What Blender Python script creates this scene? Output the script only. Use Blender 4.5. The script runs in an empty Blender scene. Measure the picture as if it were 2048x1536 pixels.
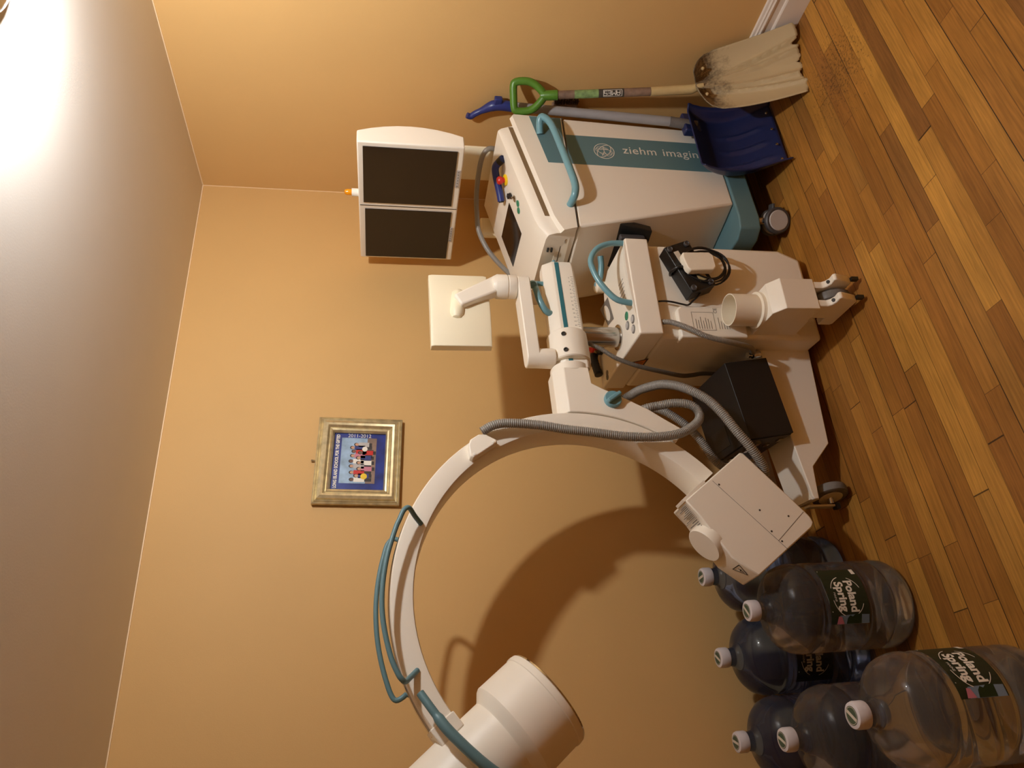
import bpy, bmesh, math, random
from mathutils import Vector as V, Matrix as Mx
random.seed(7)
PI = math.pi
SC = bpy.context.scene
COL = SC.collection
sc, rad = math.sin, math.radians

# ------------------------------------------------------------------ materials
def s2l(c):
    return tuple((x/12.92 if x <= .04045 else ((x+.055)/1.055)**2.4) for x in [v/255 for v in c])
def newmat(name):
    m = bpy.data.materials.new(name); m.use_nodes = True
    nt = m.node_tree; b = nt.nodes['Principled BSDF']
    return m, nt, b
def mat(name, rgb, rough=.45, metal=0, spec=.5, bump=0, bscale=400, var=0, vscale=6, coat=0, emit=0):
    m, nt, b = newmat(name)
    c = s2l(rgb)
    b.inputs['Base Color'].default_value = (*c, 1)
    b.inputs['Roughness'].default_value = rough
    b.inputs['Metallic'].default_value = metal
    b.inputs['Specular IOR Level'].default_value = spec
    b.inputs['Coat Weight'].default_value = coat
    if emit:
        b.inputs['Emission Color'].default_value = (*c, 1); b.inputs['Emission Strength'].default_value = emit
    tc = nt.nodes.new('ShaderNodeTexCoord')
    if var:
        n = nt.nodes.new('ShaderNodeTexNoise'); n.inputs['Scale'].default_value = vscale; n.inputs['Detail'].default_value = 5
        nt.links.new(tc.outputs['Object'], n.inputs['Vector'])
        r = nt.nodes.new('ShaderNodeValToRGB')
        r.color_ramp.elements[0].position = .3; r.color_ramp.elements[1].position = .7
        r.color_ramp.elements[0].color = (*[x*(1-var) for x in c], 1); r.color_ramp.elements[1].color = (*[min(1, x*(1+var)) for x in c], 1)
        nt.links.new(n.outputs['Fac'], r.inputs['Fac']); nt.links.new(r.outputs['Color'], b.inputs['Base Color'])
    if bump:
        n = nt.nodes.new('ShaderNodeTexNoise'); n.inputs['Scale'].default_value = bscale; n.inputs['Detail'].default_value = 2
        nt.links.new(tc.outputs['Object'], n.inputs['Vector'])
        bp = nt.nodes.new('ShaderNodeBump'); bp.inputs['Strength'].default_value = bump; bp.inputs['Distance'].default_value = .002
        nt.links.new(n.outputs['Fac'], bp.inputs['Height']); nt.links.new(bp.outputs['Normal'], b.inputs['Normal'])
    return m

M = {}
M['wall'] = mat('tan_wall_paint', (211, 171, 112), .62, bump=.10, bscale=260, var=.02, vscale=3, spec=.3)
M['ceil'] = mat('white_ceiling_paint', (226, 222, 216), .75, bump=.08, bscale=180, var=.01)
M['bead'] = mat('pale_caulk_bead', (240, 214, 176), .5)
M['trim'] = mat('white_gloss_trim', (226, 216, 206), .35)
M['ivory'] = mat('ivory_enamel', (238, 231, 218), .40, bump=.05, bscale=900, spec=.4)
M['ivory2'] = mat('ivory_plastic', (235, 226, 208), .45, spec=.4)
M['cream'] = mat('cream_plastic', (240, 231, 204), .42, spec=.4)
M['teal'] = mat('teal_plastic', (108, 154, 166), .28, spec=.5)
M['teald'] = mat('dark_teal_stripe', (46, 112, 124), .45)
M['tealm'] = mat('muted_teal_paint', (92, 126, 134), .45)
M['hose'] = mat('grey_hose', (138, 134, 128), .38)
M['hosed'] = mat('dark_grey_hose', (104, 98, 90), .45)
M['black'] = mat('black_plastic', (22, 22, 22), .4)
M['blackm'] = mat('black_metal_case', (17, 17, 19), .5, bump=.05)
M['rubber'] = mat('grey_rubber', (112, 110, 108), .6, var=.15, vscale=30)
M['rubberd'] = mat('dark_grey_rubber', (66, 64, 66), .5)
M['chrome'] = mat('brushed_chrome', (190, 186, 180), .22, metal=1)
M['steel'] = mat('polished_steel', (200, 200, 200), .12, metal=1)
M['screen'] = mat('dark_screen_glass', (34, 24, 18), .12, spec=.5)
M['grey'] = mat('grey_print', (120, 116, 112), .5)
M['lgrey'] = mat('light_grey_plastic', (182, 178, 176), .45)
M['red'] = mat('red_plastic', (196, 36, 30), .35)
M['yellow'] = mat('yellow_plastic', (236, 200, 30), .4)
M['orange'] = mat('orange_label', (214, 120, 40), .5)
M['amber'] = mat('amber_lens', (232, 150, 20), .15)
M['green'] = mat('green_button', (48, 128, 98), .4)
M['navy'] = mat('navy_plastic', (40, 52, 118), .35)
M['navyd'] = mat('navy_shovel_plastic', (34, 42, 84), .3, spec=.5)
M['pvc'] = mat('grey_pvc_shaft', (150, 148, 150), .45, var=.05, vscale=20)
M['pvcd'] = mat('dark_grey_sleeve', (110, 104, 100), .6, var=.15, vscale=30)
M['grip'] = mat('green_plastic_grip', (78, 124, 38), .38, var=.12, vscale=25)
M['woodh'] = mat('weathered_wood_handle', (122, 98, 82), .7, var=.3, vscale=35)
M['dullgreen'] = mat('worn_green_sticker', (118, 146, 92), .55, var=.35, vscale=60)
M['slotshade'] = mat('painted_slot_shade', (122, 100, 72), .6)
M['beige'] = mat('beige_plastic_socket', (196, 172, 122), .5, var=.08, vscale=30)
M['white'] = mat('white_print', (232, 228, 218), .5)
M['paper'] = mat('paper_label', (206, 196, 180), .6)
M['ink'] = mat('dark_ink', (58, 52, 46), .6)
M['capl'] = mat('lilac_white_cap', (208, 202, 206), .4)
M['labelg'] = mat('dark_green_label', (24, 40, 26), .4)
M['labelb'] = mat('black_green_label', (10, 14, 13), .4)
M['lake'] = mat('lake_blue_print', (118, 140, 164), .5)
M['pink'] = mat('pink_print', (196, 120, 140), .5)
M['forest'] = mat('forest_print', (16, 44, 20), .5)
M['capdec'] = mat('cap_sticker_green', (66, 84, 66), .5)
M['gold'] = mat('champagne_gilt_frame', (214, 200, 160), .34, metal=.7, var=.2, vscale=40)
M['poster'] = mat('blue_poster', (38, 56, 132), .3, var=.45, vscale=18)
M['sky'] = mat('sky_print', (150, 178, 206), .35, var=.3, vscale=24)
M['brownp'] = mat('brown_print', (132, 110, 96), .4, var=.2, vscale=30)
M['skin'] = mat('skin_print', (196, 150, 120), .5)
M['skind'] = mat('dark_skin_print', (112, 74, 56), .5)
M['hairp'] = mat('dark_hair_print', (34, 24, 22), .5)
M['bristle'] = mat('brown_bristles', (70, 52, 40), .8, var=.4, vscale=120)

def shovel_mat():
    m, nt, b = newmat('dirty_beige_poly')
    tc = nt.nodes.new('ShaderNodeTexCoord')
    n = nt.nodes.new('ShaderNodeTexNoise'); n.inputs['Scale'].default_value = 34; n.inputs['Detail'].default_value = 8; n.inputs['Roughness'].default_value = .7
    nt.links.new(tc.outputs['UV'], n.inputs['Vector'])
    sep = nt.nodes.new('ShaderNodeSeparateXYZ'); nt.links.new(tc.outputs['UV'], sep.inputs[0])
    # grime stays near the socket end of the blade (v small)
    mr = nt.nodes.new('ShaderNodeMapRange'); mr.inputs['From Min'].default_value = .55; mr.inputs['From Max'].default_value = .05
    nt.links.new(sep.outputs['Y'], mr.inputs['Value'])
    n2 = nt.nodes.new('ShaderNodeTexNoise'); n2.inputs['Scale'].default_value = 5; n2.inputs['Detail'].default_value = 3
    nt.links.new(tc.outputs['UV'], n2.inputs['Vector'])
    a = nt.nodes.new('ShaderNodeMath'); a.operation = 'MULTIPLY'; nt.links.new(mr.outputs[0], a.inputs[0]); nt.links.new(n2.outputs['Fac'], a.inputs[1])
    a2 = nt.nodes.new('ShaderNodeMath'); a2.operation = 'MULTIPLY'; nt.links.new(a.outputs[0], a2.inputs[0]); nt.links.new(n.outputs['Fac'], a2.inputs[1])
    r = nt.nodes.new('ShaderNodeValToRGB'); r.color_ramp.elements[0].position = .10; r.color_ramp.elements[1].position = .26
    r.color_ramp.elements[0].color = (*s2l((192, 172, 134)), 1); r.color_ramp.elements[1].color = (*s2l((92, 78, 60)), 1)
    nt.links.new(a2.outputs[0], r.inputs['Fac']); nt.links.new(r.outputs['Color'], b.inputs['Base Color'])
    b.inputs['Roughness'].default_value = .5
    return m
M['scoop'] = shovel_mat()

def floor_mat():
    m, nt, b = newmat('oak_strip_floor')
    L = nt.links.new
    def N(t, **k):
        n = nt.nodes.new(t)
        for a, v in k.items(): setattr(n, a, v)
        return n
    def math_(op, a, bb=None, c=None):
        n = N('ShaderNodeMath', operation=op)
        for i, x in enumerate((a, bb, c)):
            if x is None: continue
            if isinstance(x, (int, float)): n.inputs[i].default_value = x
            else: L(x, n.inputs[i])
        return n.outputs[0]
    tc = N('ShaderNodeTexCoord'); sp = N('ShaderNodeSeparateXYZ'); L(tc.outputs['Object'], sp.inputs[0])
    W, LEN = .0562, .62
    yv = math_('DIVIDE', math_('ADD', sp.outputs['Y'], .0222), W)
    row = math_('FLOOR', yv); fy = math_('FRACT', yv)
    wn = N('ShaderNodeTexWhiteNoise', noise_dimensions='1D'); L(row, wn.inputs['W'])
    xv = math_('ADD', math_('DIVIDE', sp.outputs['X'], LEN), math_('MULTIPLY', wn.outputs['Value'], 9.7))
    # uneven board lengths: warp x by a low sine whose phase depends on the row
    xv = math_('ADD', xv, math_('MULTIPLY', math_('SINE', math_('ADD', math_('MULTIPLY', xv, 2.1), row)), .28))
    colm = math_('FLOOR', xv); fx = math_('FRACT', xv)
    cv = N('ShaderNodeCombineXYZ'); L(row, cv.inputs[0]); L(colm, cv.inputs[1])
    wn2 = N('ShaderNodeTexWhiteNoise', noise_dimensions='3D'); L(cv.outputs[0], wn2.inputs['Vector'])
    ramp = N('ShaderNodeValToRGB')
    cols = [(0, (146, 95, 40)), (.22, (164, 111, 46)), (.45, (178, 123, 52)), (.65, (154, 101, 44)), (.82, (196, 142, 62)), (1, (128, 82, 40))]
    el = ramp.color_ramp.elements
    el[0].position, el[0].color = 0, (*s2l(cols[0][1]), 1); el[1].position, el[1].color = 1, (*s2l(cols[-1][1]), 1)
    for p, c in cols[1:-1]:
        e = el.new(p); e.color = (*s2l(c), 1)
    L(wn2.outputs['Value'], ramp.inputs['Fac'])
    # grain stretched along the boards
    mp = N('ShaderNodeMapping'); mp.inputs['Scale'].default_value = (5, 110, 5)
    av = N('ShaderNodeVectorMath', operation='ADD'); L(tc.outputs['Object'], av.inputs[0]); L(wn2.outputs['Color'], av.inputs[1])
    L(av.outputs[0], mp.inputs['Vector'])
    gn = N('ShaderNodeTexNoise'); gn.inputs['Scale'].default_value = 1.6; gn.inputs['Detail'].default_value = 8; gn.inputs['Distortion'].default_value = .6
    L(mp.outputs[0], gn.inputs['Vector'])
    gr = N('ShaderNodeMapRange'); gr.inputs['From Min'].default_value = .3; gr.inputs['From Max'].default_value = .7; gr.inputs['To Min'].default_value = .72; gr.inputs['To Max'].default_value = 1.12
    L(gn.outputs['Fac'], gr.inputs['Value'])
    mul = N('ShaderNodeMix', data_type='RGBA', blend_type='MULTIPLY'); mul.inputs['Factor'].default_value = 1
    L(ramp.outputs['Color'], mul.inputs['A']); L(gr.outputs[0], mul.inputs['B'])
    # broad wear blotches
    bn = N('ShaderNodeTexNoise'); bn.inputs['Scale'].default_value = 4; bn.inputs['Detail'].default_value = 4; L(tc.outputs['Object'], bn.inputs['Vector'])
    br = N('ShaderNodeMapRange'); br.inputs['From Min'].default_value = .35; br.inputs['From Max'].default_value = .7; br.inputs['To Min'].default_value = .86; br.inputs['To Max'].default_value = 1.06
    L(bn.outputs['Fac'], br.inputs['Value'])
    mul2 = N('ShaderNodeMix', data_type='RGBA', blend_type='MULTIPLY'); mul2.inputs['Factor'].default_value = 1
    L(mul.outputs['Result'], mul2.inputs['A']); L(br.outputs[0], mul2.inputs['B'])
    # scratched patch in front of the shovels, plus sparse specks everywhere
    dist = N('ShaderNodeVectorMath', operation='DISTANCE'); L(tc.outputs['Object'], dist.inputs[0]); dist.inputs[1].default_value = (2.10, 1.42, 0)
    patch = N('ShaderNodeMapRange'); patch.inputs['From Min'].default_value = .34; patch.inputs['From Max'].default_value = .06; L(dist.outputs['Value'], patch.inputs['Value'])
    sn = N('ShaderNodeTexNoise'); sn.inputs['Scale'].default_value = 95; sn.inputs['Detail'].default_value = 6; sn.inputs['Roughness'].default_value = .75; L(tc.outputs['Object'], sn.inputs['Vector'])
    thr = math_('SUBTRACT', .70, math_('MULTIPLY', patch.outputs[0], .17))
    spk = math_('MULTIPLY', math_('GREATER_THAN', sn.outputs['Fac'], thr), .55)
    # seams
    g1 = math_('LESS_THAN', fy, .044); wide = math_('GREATER_THAN', wn.outputs['Value'], .55)
    g1 = math_('MULTIPLY', g1, math_('ADD', .55, math_('MULTIPLY', wide, .45)))
    g2 = math_('MULTIPLY', math_('LESS_THAN', fx, .0032), .85)
    gap = math_('MAXIMUM', math_('MAXIMUM', g1, g2), spk)
    mix = N('ShaderNodeMix', data_type='RGBA'); L(gap, mix.inputs['Factor']); L(mul2.outputs['Result'], mix.inputs['A']); mix.inputs['B'].default_value = (*s2l((38, 22, 10)), 1)
    L(mix.outputs['Result'], b.inputs['Base Color'])
    rr = N('ShaderNodeMapRange'); rr.inputs['To Min'].default_value = .34; rr.inputs['To Max'].default_value = .6; L(bn.outputs['Fac'], rr.inputs['Value'])
    L(rr.outputs[0], b.inputs['Roughness'])
    b.inputs['Specular IOR Level'].default_value = .3
    bp = N('ShaderNodeBump'); bp.inputs['Strength'].default_value = .35; bp.inputs['Distance'].default_value = .002
    hgt = math_('SUBTRACT', math_('MULTIPLY', gn.outputs['Fac'], .25), gap)
    L(hgt, bp.inputs['Height']); L(bp.outputs['Normal'], b.inputs['Normal'])
    return m
M['floor'] = floor_mat()

def water_mat(name, tint, haze):
    # filled plastic jug: refracting body, a clear share that lets light through, and the scuffed haze of the plastic
    m, nt, b = newmat(name)
    b.inputs['Base Color'].default_value = (*tint, 1); b.inputs['Transmission Weight'].default_value = 1
    b.inputs['Roughness'].default_value = 0; b.inputs['IOR'].default_value = 1.33
    N = nt.nodes.new; L = nt.links.new
    tr = N('ShaderNodeBsdfTransparent'); tr.inputs['Color'].default_value = (*tint, 1)
    df = N('ShaderNodeBsdfPrincipled'); df.inputs['Base Color'].default_value = (*haze, 1); df.inputs['Roughness'].default_value = .25
    mx = N('ShaderNodeMixShader'); mx.inputs[0].default_value = .22
    m2 = N('ShaderNodeMixShader'); m2.inputs[0].default_value = .08
    L(b.outputs[0], mx.inputs[1]); L(tr.outputs[0], mx.inputs[2]); L(mx.outputs[0], m2.inputs[1]); L(df.outputs[0], m2.inputs[2])
    L(m2.outputs[0], nt.nodes['Material Output'].inputs['Surface'])
    return m
M['jugc'] = water_mat('clear_water_jug', (.86, .87, .88), (.30, .31, .32))
M['jugb'] = water_mat('blue_water_jug', (.40, .52, .80), (.12, .16, .34))
def glow(name, rgb, st):
    m, nt, b = newmat(name)
    b.inputs['Base Color'].default_value = (.9, .9, .88, 1)
    b.inputs['Emission Color'].default_value = (*rgb, 1); b.inputs['Emission Strength'].default_value = st
    return m
M['glow'] = glow('lit_lamp_globe', (.985, .99, .98), 1260)

# ------------------------------------------------------------------ mesh building
class MB:
    def __init__(s): s.v = []; s.f = []; s.mi = []; s.uv = None; s.cur = 0
    def add(s, vs, fs):
        n = len(s.v); s.v += [V(x) for x in vs]; s.f += [tuple(i+n for i in f) for f in fs]; s.mi += [s.cur]*len(fs); return s
    def mat(s, i): s.cur = i; return s
    def hexa(s, p):   # 8 corners: bottom 4 (ccw) then top 4
        return s.add(p, [(3, 2, 1, 0), (4, 5, 6, 7), (0, 1, 5, 4), (1, 2, 6, 5), (2, 3, 7, 6), (3, 0, 4, 7)])
    def box(s, c, u, v, w):  # centre and half vectors
        c, u, v, w = map(V, (c, u, v, w))
        return s.hexa([c-u-v-w, c+u-v-w, c+u+v-w, c-u+v-w, c-u-v+w, c+u-v+w, c+u+v+w, c-u+v+w])
    def loft(s, loops, cap=True, closed=False):
        n = len(loops[0]); vs = [p for l in loops for p in l]; fs = []
        m = len(loops)
        for k in range(m if closed else m-1):
            a, b = k*n, ((k+1) % m)*n
            for i in range(n):
                j = (i+1) % n; fs.append((a+i, a+j, b+j, b+i))
        if cap and not closed:
            fs.append(tuple(range(n-1, -1, -1))); fs.append(tuple(range((m-1)*n, m*n)))
        return s.add(vs, fs)
    def prism(s, poly, d):   # poly of 3D points moved along d
        d = V(d); return s.loft([[V(p) for p in poly], [V(p)+d for p in poly]])
    def tube(s, pts, r, seg=12, closed=False, cap=True, rfun=None):
        pts = [V(p) for p in pts]; n = len(pts); loops = []
        up = None
        for i, p in enumerate(pts):
            if closed: t = pts[(i+1) % n]-pts[i-1]
            else: t = pts[min(i+1, n-1)]-pts[max(i-1, 0)]
            t.normalize()
            if up is None:
                up = V((0, 0, 1)) if abs(t.z) < .9 else V((1, 0, 0))
                up = (up-t*up.dot(t)).normalized()
            else:
                up = (up-t*up.dot(t))
                up = up.normalized() if up.length > 1e-6 else V((1, 0, 0))
            w = t.cross(up); rr = r if rfun is None else rfun(i)
            loops.append([p+(up*math.cos(2*PI*k/seg)+w*math.sin(2*PI*k/seg))*rr for k in range(seg)])
        return s.loft(loops, cap, closed)
    def lathe(s, prof, o, axis=(0, 0, 1), seg=40, cap=True):  # prof: (r, t)
        o, ax = V(o), V(axis).normalized()
        a = V((1, 0, 0)) if abs(ax.x) < .8 else V((0, 1, 0))
        u = (a-ax*a.dot(ax)).normalized(); w = ax.cross(u)
        return s.loft([[o+ax*t+(u*math.cos(2*PI*k/seg)+w*math.sin(2*PI*k/seg))*max(r, 1e-4) for k in range(seg)] for r, t in prof], cap)
    def flat(s, poly): return s.add(poly, [tuple(range(len(poly)))])
    def build(s, name, m, parent=None, bevel=0, seg=2, ang=40, smooth=True):
        me = bpy.data.meshes.new(name)
        inv = parent_mx(parent).inverted() if parent else Mx.Identity(4)
        me.from_pydata([inv @ p for p in s.v], [], s.f)
        for x in (m if isinstance(m, (list, tuple)) else [m]): me.materials.append(x)
        me.polygons.foreach_set('material_index', s.mi)
        bm = bmesh.new(); bm.from_mesh(me); bmesh.ops.recalc_face_normals(bm, faces=bm.faces); bm.to_mesh(me); bm.free()
        if smooth:
            me.polygons.foreach_set('use_smooth', [True]*len(me.polygons)); me.set_sharp_from_angle(angle=rad(ang))
        o = bpy.data.objects.new(name, me); COL.objects.link(o)
        if parent: o.parent = parent
        if bevel:
            bv = o.modifiers.new('Bevel', 'BEVEL'); bv.width = bevel; bv.segments = seg; bv.limit_method = 'ANGLE'; bv.angle_limit = rad(35); bv.harden_normals = False
        return o
def parent_mx(o):
    m = o.matrix_basis.copy()
    while o.parent:
        o = o.parent; m = o.matrix_basis @ m
    return m
def tag(o, label, cat, group=None, kind=None):
    if label: o['label'] = label
    if cat: o['category'] = cat
    if group: o['group'] = group
    if kind: o['kind'] = kind
    return o
def thing(name, label, cat, loc, rotz=0, group=None):
    o = bpy.data.objects.new(name, None); COL.objects.link(o); o.empty_display_size = .1
    o.location = loc; o.rotation_euler = (0, 0, rotz)
    o.matrix_basis = Mx.Translation(V(loc)) @ Mx.Rotation(rotz, 4, 'Z')
    return tag(o, label, cat, group)
def lab(o, t): o['label'] = t; return o
def struct(mb, name, m, **k): return tag(mb.build(name, m, **k), None, None, kind='structure')
def arc(c, u, w, r, a0, a1, n):
    c, u, w = V(c), V(u), V(w)
    return [c+(u*math.cos(a0+(a1-a0)*i/n)+w*math.sin(a0+(a1-a0)*i/n))*r for i in range(n+1)]
def smooth_path(pts, n=8, closed=False):   # Catmull-Rom
    pts = [V(p) for p in pts]; out = []; m = len(pts)
    rng = m if closed else m-1
    for i in range(rng):
        g = lambda k: pts[k % m] if closed else pts[max(0, min(m-1, k))]
        p0, p1, p2, p3 = g(i-1), g(i), g(i+1), g(i+2)
        for k in range(n):
            t = k/n
            out.append(.5*((2*p1)+(p2-p0)*t+(2*p0-5*p1+4*p2-p3)*t*t+(3*p1-p0-3*p2+p3)*t**3))
    if not closed: out.append(pts[-1])
    return out
def resample(pts, step):
    out = [pts[0]]; acc = 0
    for a, b in zip(pts, pts[1:]):
        d = (b-a).length
        while acc+d >= step and d > 1e-9:
            a = a+(b-a)*((step-acc)/d); out.append(a); d = (b-a).length; acc = 0
        acc += d
    out.append(pts[-1]); return out
def corrugated(pts, r, pitch=.0062, depth=.15, seg=14):   # ribbed hose
    p = resample(smooth_path(pts, 14), pitch/4)
    mb = MB(); mb.tube(p, r, seg, rfun=lambda i: r*(1-depth*(.5-.5*math.cos(2*PI*i/4)))); return mb
def text_faces(body, size, xs=1, bold=0, align='CENTER', space=1):
    cu = bpy.data.curves.new('lettering', 'FONT'); cu.body = body; cu.size = size; cu.align_x = align; cu.align_y = 'CENTER'; cu.offset = bold
    cu.resolution_u = 3; cu.space_line = .85; cu.space_character = space
    o = bpy.data.objects.new('lettering', cu); COL.objects.link(o)
    dg = bpy.context.evaluated_depsgraph_get(); ev = o.evaluated_get(dg); me = ev.to_mesh()
    vs = [(v.co.x*xs, v.co.y) for v in me.vertices]; fs = [tuple(p.vertices) for p in me.polygons]
    ev.to_mesh_clear(); bpy.data.objects.remove(o); bpy.data.curves.remove(cu)
    return vs, fs
def put_text(mb, body, size, o, u, w, xs=1, bold=0, align='CENTER', space=1):   # lettering on a plane: u = reading direction, w = letter-up
    vs, fs = text_faces(body, size, xs, bold, align, space); o, u, w = V(o), V(u), V(w)
    return mb.add([o+u*x+w*y for x, y in vs], fs)
def strip(mb, o, u, w, pts, wd):   # thin flat polyline on a plane, closed outline segments
    o, u, w = V(o), V(u), V(w)
    for (a, b), (c, d) in zip(pts, pts[1:]):
        l = math.hypot(c-a, d-b) or 1; nx, ny = -(d-b)/l*wd/2, (c-a)/l*wd/2
        mb.flat([o+u*(x)+w*(y) for x, y in ((a-nx, b-ny), (c-nx, d-ny), (c+nx, d+ny), (a+nx, b+ny))])
def ellipse(rx, ry, a0=0, a1=2*PI, n=32, rot=0):
    c, s = math.cos(rot), math.sin(rot)
    return [(rx*math.cos(t)*c-ry*math.sin(t)*s, rx*math.cos(t)*s+ry*math.sin(t)*c) for t in [a0+(a1-a0)*i/n for i in range(n+1)]]

# ------------------------------------------------------------------ the room
WX, WY, CZ = 2.491, 2.523, 2.344
X0, Y0 = -1.9, -2.0
def slab(a, b): 
    a, b = V(a), V(b); c = (a+b)/2; h = (b-a)/2
    return MB().box(c, (h.x, 0, 0), (0, h.y, 0), (0, 0, h.z))
struct(slab((X0-.1, Y0-.1, -.1), (WX+.1, WY+.1, 0)), 'floor', M['floor'])
struct(slab((X0-.1, Y0-.1, CZ), (WX+.1, WY+.1, CZ+.1)), 'ceiling', M['ceil'])
struct(slab((X0-.1, WY, 0), (WX+.1, WY+.1, CZ)), 'wall_back', M['wall'])
struct(slab((WX, Y0-.1, 0), (WX+.1, WY, CZ)), 'wall_right', M['wall'])
struct(slab((X0-.1, Y0-.1, 0), (X0, WY, CZ)), 'wall_left', M['wall'])
struct(slab((X0, Y0-.1, 0), (WX, Y0, CZ)), 'wall_front', M['wall'])
prof = [(0, 0), (.024, 0), (.024, .083), (.021, .088), (.015, .090), (.015, .116), (.019, .119), (.021, .126), (.017, .132), (.017, .138), (.012, .142), (.010, .150), (0, .152)]
struct(MB().prism([(WX-d, Y0, z) for d, z in prof], (0, WY-Y0, 0)), 'baseboard_right', M['trim'], ang=25)
struct(MB().prism([(X0, WY-d, z) for d, z in prof], (WX-X0-.02, 0, 0)), 'baseboard_back', M['trim'], ang=25)

for i, (a, b) in enumerate([((X0, WY-.0035, CZ-.0035), (WX, WY, CZ)), ((WX-.0035, Y0, CZ-.0035), (WX, WY, CZ)), ((WX-.0025, WY-.0025, .15), (WX, WY, CZ))]):
    struct(slab(a, b), 'trim_%d' % (i+1), M['bead'], smooth=False)

# ceiling light
t = thing('ceiling_light', 'lit ceiling lamp with chrome canopy cut by the corner of the photo', 'ceiling light', (1.51, .885, CZ))
MB().lathe([(.155, 0), (.158, -.008), (.15, -.02), (.13, -.026), (.06, -.028), (.03, -.030), (.0, -.031)], (1.51, .885, CZ)).build('canopy', M['steel'], t)
MB().lathe([(.0, .055), (.014, .053), (.014, .036)]+[(.038*math.sin(a), .038*math.cos(a)) for a in [PI*i/12 for i in range(1, 12)]]+[(0, -.038)], (1.51, .885, CZ-.072), seg=24).build('globe', M['glow'], t)

# ------------------------------------------------------------------ the C-arm machine
A0 = V((1.369, 1.723, 0)); TH = rad(-5.5)
E1 = V((math.cos(TH), math.sin(TH), 0)); E2 = V((-math.sin(TH), math.cos(TH), 0))
def CF(a, b, z): return A0+E1*a+E2*b+V((0, 0, z))
cm = thing('c_arm_xray_machine', 'ivory mobile x-ray machine with a big C-shaped arm and teal handles', 'x-ray machine', CF(.0, .35, 0), TH)
IV = M['ivory']
# chassis
o = MB().prism([CF(-.071, b, z) for b, z in [(0, .15), (0, .27), (.039, .301), (.30, .301), (.30, .036), (.235, .036), (.169, .14), (.082, .146), (.078, .15)]], E1*.115).build('front_leg', IV, cm, bevel=.002)
legp = [(-.071, .034), (-.071, .231), (-.44, .187), (-.62, .164), (-.632, .158), (-.632, .142), (-.521, .134), (-.44, .054)]
o = MB().loft([[CF(a, .275, z) for a, z in legp], [CF(a, .40, z) for a, z in legp],
               [CF(max(a, -.60), .43, z) for a, z in legp]]).build('side_leg', IV, cm, bevel=.004)
# wheels
def wheel(name, c, ax, r, w, fork=True):
    mb = MB(); c = V(c); ax = V(ax).normalized()
    mb.lathe([(r*.62, -w*.5), (r*.86, -w*.5), (r*.97, -w*.38), (r, -w*.15), (r, w*.15), (r*.97, w*.38), (r*.86, w*.5), (r*.62, w*.5)], c, ax, 36)
    return mb
w1 = wheel('wheel', CF(-.012, .052, .066), E1, .066, .034).build('wheel', M['rubber'], cm)
lab(w1, 'grey rubber wheel in the forked front leg')
MB().lathe([(.041, -.018), (.041, .018)], CF(-.012, .052, .066), E1, 28).build('hub', M['ivory2'], w1)
for s in (-1, 1):
    a0, a1 = (-.012+s*.023, -.012+s*.047)
    pr = [(.082, .152), (.002, .152), (.002, .120), (-.006, .110), (-.022, .104), (-.046, .108), (-.052, .101), (-.036, .042), (-.030, .034), (.118, .030), (.126, .038), (.126, .082), (.082, .084)]
    f = MB().prism([CF(a0, b, z) for b, z in pr], E1*(a1-a0)).build('fork_plate', IV, cm, bevel=.003)
    MB().tube([CF((a0+a1)/2, -.010, .1), CF((a0+a1)/2, -.0185, .1095)], .006, 12).build('bolt', M['black'], f)
    MB().box(CF((a0+a1)/2, -.038, .026), E1*.006, E2*.007, (0, 0, .012)).build('cable_guard', M['black'], f)
w2 = wheel('wheel', CF(-.60, .335, .062), E1+E2*.25, .062, .034).build('wheel', M['rubber'], cm)
lab(w2, 'grey rubber wheel under the far end of the long leg')
MB().lathe([(.04, -.018), (.04, .018)], CF(-.60, .335, .062), E1+E2*.25, 28).build('hub', M['ivory2'], w2)
MB().tube([CF(-.60, .335, .062)-E1*.035, CF(-.60, .335, .062)+E1*.03], .011, 14).build('axle', M['steel'], w2)
br = MB().box(CF(-.641, .345, .098), E1*.004, E2*.016, (0, 0, .052)).build('wheel_bracket', M['ivory2'], cm, bevel=.002)
MB().box(CF(-.644, .335, .045), E1*.010, E2*.011, (0, 0, .008)).build('bracket_foot', M['black'], br)
MB().box(CF(-.60, .34, .15), E1*.03, E2*.05, (0, 0, .016)).build('wheel_mount', M['ivory2'], cm)
# cabinet
cab = MB().prism([CF(a, .185, z) for a, z in [(-.085, .034), (.252, .034), (.291, .115), (.291, .634), (-.085, .634)]], E2*.405).build('cabinet', IV, cm, bevel=.014, seg=4)
cov = MB().prism([CF(a, .168, z) for a, z in [(-.092, .325), (.02, .325), (.03, .34), (.03, .555), (.015, .57), (-.092, .57)]], E2*.05).build('cover_plate', IV, cm, bevel=.006, seg=3)
pl = MB()
strip(pl, CF(-.03, .1672, .50), E1, V((0, 0, 1)), [(-.035, .02), (.035, .02), (.035, -.06), (-.035, -.06), (-.035, .02)], .001)
for k in range(7): strip(pl, CF(-.03, .1672, .508-.009*k), E1, V((0, 0, 1)), [(-.03, 0), (-.03+random.uniform(.03, .055), 0)], .0018)
for k in range(5): strip(pl, CF(-.03, .1672, .425-.009*k), E1, V((0, 0, 1)), [(-.03, 0), (-.03+random.uniform(.03, .06), 0)], .0018)
put_text(pl, 'CE', .018, CF(.012, .1672, .43), E1, V((0, 0, 1)))
lab(pl.build('rating_label', M['grey'], cov, smooth=False), 'printed rating plate with small lines of text')
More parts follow.
